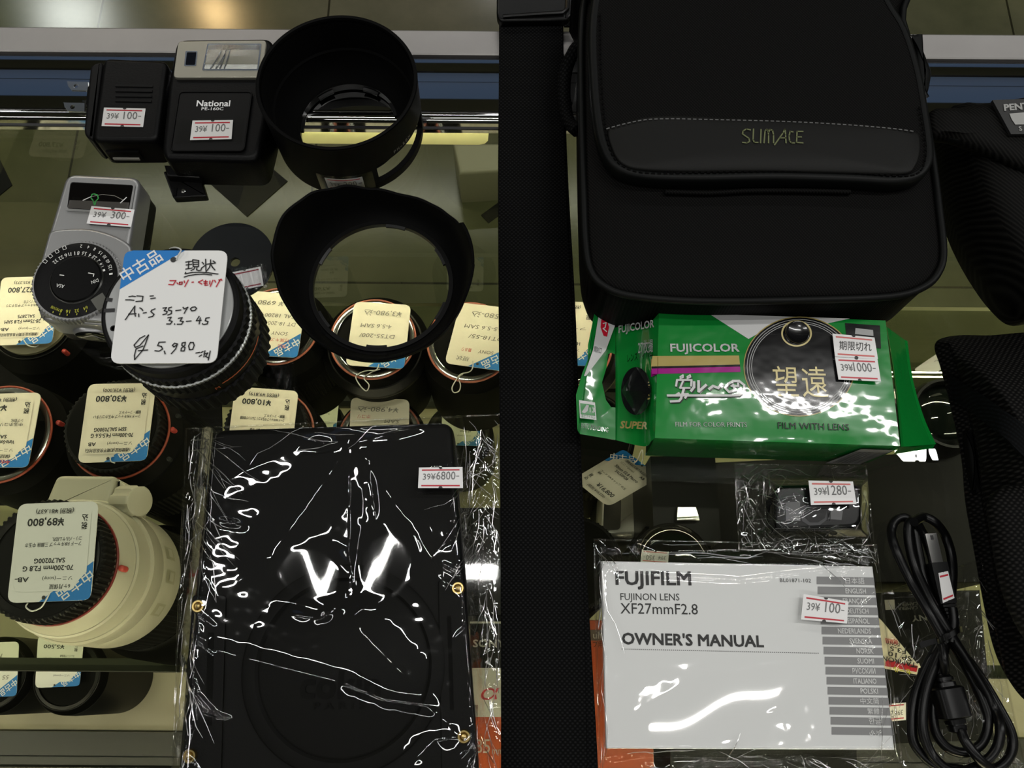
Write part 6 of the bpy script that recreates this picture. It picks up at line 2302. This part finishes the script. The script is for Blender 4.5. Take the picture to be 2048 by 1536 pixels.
camera('grey compact camera lying in the case just below the green pack', [(1205, 968), (1332, 972), (1334, 1070), (1200, 1078)], -.120, -.16, None)
tagit(MB(BLACKM).box(P(1265, 1020, -.205), (.060, .050, .089)).build('accessory_box', None, 0), 'plain black carton standing under the grey compact camera', 'box')
lcc = P(1352, 1120, -.020)
lens_cap = thing('domed_lens_cap', 'glossy black domed cap in the case just beyond the manual sleeve', 'lens cap', (lcc.x, lcc.y, -.05), None)
b = MB(mat('gloss_black_shell', (.004, .004, .004), .05, coat=.5))
b.lathe((lcc.x, lcc.y), [(.0225, -.050), (.0225, -.030), (.0215, -.026), (.016, -.0215), (.009, -.0195), (.0004, -.019)], 64)
b.build('dome', lens_cap, 60)
b = MB(BLACKM)
b.lathe((lcc.x, lcc.y), [(.0240, -.052), (.0240, -.034), (.0226, -.033), (.0226, -.05)], 64, None, cap=False)
b.build('rim', lens_cap, 30)
tagit(MB(BLACKM).box((lcc.x + .008, lcc.y, (SHZ - .0525) / 2 - .0002), (.040, .050, -.0525 - SHZ)).build('accessory_box', None, 0), 'plain black carton holding up the glossy domed cap', 'box')
sticker(lens_cap, [(1336, 1128), (1281, 1124), (1284, 1100), (1338, 1104)], -.0180, ('39¥', '350-'), lines=PINK)
b = MB(CHROME)
q = pxs([(1356, 1014), (1392, 1014), (1398, 1036), (1354, 1038)], -.03)
cl = thing('glint_plate', 'small bright mirror plate added as a lamp glint just beyond the domed cap', 'glint plate', tuple(sum(q, Vector()) / 4 - Vector((0, 0, .004))))  # tilted mirror plate added in place of lamp glare on plastic film
q = [q[0] - Vector((0, 0, .0004)), q[1] - Vector((0, 0, .0004)), q[2], q[3]]
b.plate(q, (), .0012)
b.build('glint_face', cl, 0)
b = MB(CHROME)
b.tube([q[3] + Vector((0, 0, -.001)), q[2] + Vector((0, 0, -.001))], .0016, 10)
b.build('glint_edge', cl, 60)
tagit(MB(DGREY).box(sum(q, Vector()) / 4 + Vector((0, .010, -.0045 - .1055)), (.040, .052, .211)).build('accessory_box', None, 0), 'dark upright carton behind the domed cap that the glint plate sits on', 'box')
cased_lens('dark ribbed lens peeping out between the strap and the manual sleeve', 1148, 1130, -.115, SHZ, .0325, 'ribs', [('barrel', [(.0330, 0), (.0335, .9)], BLACKM, 0)], None, BLACKS)
camera('silver camera lying in the case beyond the crimped end of the green pack', [(1752, 776), (1935, 770), (1945, 858), (1765, 868)], -.200, -.25, (1850, 858), .030, .045)
k = Card('small pale tag tilted beside the mesh-covered case', [(1880, 744), (1824, 742), (1880, 704), (1925, 690)], -.15, PAPER, group='printed price tags', zs=(-.155, -.155, -.14, -.14))
k.text('現状 AF', 8, 30, 30, 4, INKG)
k.text('¥3,300', 10, 14, 30, 5, INKG)
k.done()


def carton(label, px4, zt_, m, zb_=SHZ):
    q = pxs(px4, zt_)
    cen_ = sum(q, Vector()) / 4
    t = thing('lens_carton', label, 'box', (cen_.x, cen_.y, zb_), 'product cartons')
    b = MB(m)
    b.slab(xy(q), zb_, zt_, bev=.0008)
    b.build('carton', t, 30)
    return t, q


CBLK = mat('carton_black', (.006, .006, .006), .3, spec=.25)
CWHT = mat('carton_white', (.36, .36, .33), .35)
CORG = mat('carton_orange', (.30, .055, .018), .3)
CGRY = mat('carton_grey', (.30, .29, .27), .4)
t, q = carton('orange, white and black lens carton half hidden under the pouch bag, reading 85', [(940, 1243), (1100, 1243), (1100, 1600), (940, 1600)], -.09, CBLK)
b = MB(CWHT)
pz = lambda x, y, d=.0003: P(x, y, -.09 + d)
b.poly([pz(940, 1336), pz(1100, 1336), pz(1100, 1434), pz(940, 1434)], (), CWHT)
b.poly([pz(940, 1434), pz(1100, 1434), pz(1100, 1600), pz(940, 1600)], (), CORG)
b.poly([pz(940, 1243), pz(1100, 1243), pz(1100, 1247), pz(940, 1247)], (), CWHT)
b.poly([pz(940, 1410), pz(956, 1410), pz(956, 1445), pz(940, 1445)], (), CBLK)
b.words('SONY', pz(946, 1294), pz(1010, 1294), CGRY, .0045, None, .03, lift=.0003)
b.words('α', pz(962, 1400), pz(1000, 1398), mat('dull_red_logo', (.40, .03, .05), .4), .0085, None, .0, .2, lift=.0003)
b.words('85', pz(950, 1506), pz(980, 1506), CGRY, .008, None, lift=.0003)
b.words('mm', pz(984, 1508), pz(1006, 1508), CGRY, .004, None, lift=.0003)
b.build('carton_print', t, 0)
t, q = carton('orange carton peeping out between the strap and the manual sleeve', [(1120, 1240), (1300, 1240), (1310, 1600), (1120, 1600)], -.10, CORG)
b = MB(CGRY)
pz = lambda x, y, d=.0003: P(x, y, -.10 + d)
b.poly([pz(1120, 1260), pz(1306, 1260), pz(1306, 1281), pz(1120, 1281)], (), mat('carton_brown', (.08, .06, .05), .4))
b.words('ult', pz(1186, 1277), pz(1206, 1277), CGRY, .0042, None, .02, lift=.0004)
b.words('一眼レフ用', pz(1150, 1294), pz(1206, 1294), CBLK, .0030, None, lift=.0003)
b.build('carton_print', t, 0)
t, q = carton('black accessory carton lying upside down under the coiled cable', [(1690, 1186), (1960, 1180), (1990, 1480), (1720, 1490)], -.12, CBLK)
b = MB(CGRY)
pz = lambda x, y, d=.0003: P(x, y, -.12 + d)
b.poly([pz(1769, 1200), pz(1789, 1199), pz(1790, 1219), pz(1771, 1220)], (), CGRY)
b.words('SONY', pz(1880, 1226), pz(1822, 1232), mat('dull_grey_print', (.10, .10, .095), .5), .0038, None, .04, lift=.0003)
for y in (1206, 1214):
    b.words('DIGITAL CAMERA', pz(1875, y - 4), pz(1795, y), mat('dull_grey_print', (.10, .10, .095), .5), .0022, None, lift=.0003)
b.build('carton_print', t, 0)
tm = Card('cream and red upside-down card beside the coiled cable and the manual edge', [(1836, 1350), (1690, 1322), (1700, 1170), (1848, 1338)], -.10, CREAM, group='printed price tags')
tm.q = pxs([(1838, 1349), (1768, 1336), (1764, 1242), (1842, 1330)], -.10)
tm.b = MB(CREAM)
ring = pxs([(1764, 1242), (1838, 1332), (1834, 1349), (1700, 1324), (1700, 1180)], -.10)
tm.b.plate(ring, (), .0007)
pz = lambda x, y, d=.0003: P(x, y, -.10 + d)
tm.b.poly([pz(1772, 1319), pz(1836, 1332), pz(1833, 1344), pz(1770, 1332)], (), RED)
tm.b.poly([pz(1838, 1326), pz(1842, 1336), pz(1816, 1334)], (), CREAM)
for body, a_, c_, h_ in (('TAMRON', (1832, 1326), (1764, 1311), .0030), ('SP 10', (1824, 1314), (1776, 1302), .0030), ('F3.5', (1812, 1300), (1780, 1292), .0028), ('(SONY)', (1800, 1287), (1772, 1281), .0022)):
    tm.b.words(body, pz(*a_), pz(*c_), INK, h_, None, .03, lift=.0003)
tm.b.words('現状品', pz(1796, 1281), pz(1770, 1277), RED, .0022, None, .03, lift=.0003)
tm.b.words('セール', pz(1822, 1340), pz(1786, 1333), YEL, .0028, None, .05, lift=.0006)
tm.done()
sticker(t, [(1812, 1440), (1750, 1446), (1750, 1410), (1812, 1405)], -.1190, ('39¥', '2150-'))
t, q = carton('low wide dark carton lying under the bagged small case and the mesh case', [(1425, 925), (1960, 900), (1975, 1165), (1425, 1165)], -.18, mat('carton_charcoal', (.006, .006, .006), .45, spec=.12))
t, q = carton('black carton lying under the manual booklet in the case', [(1340, 1200), (1700, 1200), (1720, 1600), (1340, 1600)], -.13, CBLK)
t, q = carton('black carton half hidden by the bagged pouch beside the strap, beyond the orange carton', [(800, 1015), (1032, 1015), (1032, 1232), (800, 1232)], -.12, CBLK)
mq = pxs([(-90, 700), (440, 700), (455, 1322), (345, 1324), (345, 1010), (-100, 1010)], SHZ + .0025)
tagit(MB(mat('black_filler', (.004, .004, .004), .8, spec=.1)).slab(xy(mq), SHZ + .0002, SHZ + .0025).build('black_filler_sheet', None, 0), 'thin black filler sheet added on the shelf to darken gaps between the tagged lenses', 'filler sheet')  # black sheet added in place of lens bodies between the tagged lenses

# ---------------------------------------------------------------- tidy up
for o in bpy.data.objects:
    if '_at' in o:
        del o['_at']
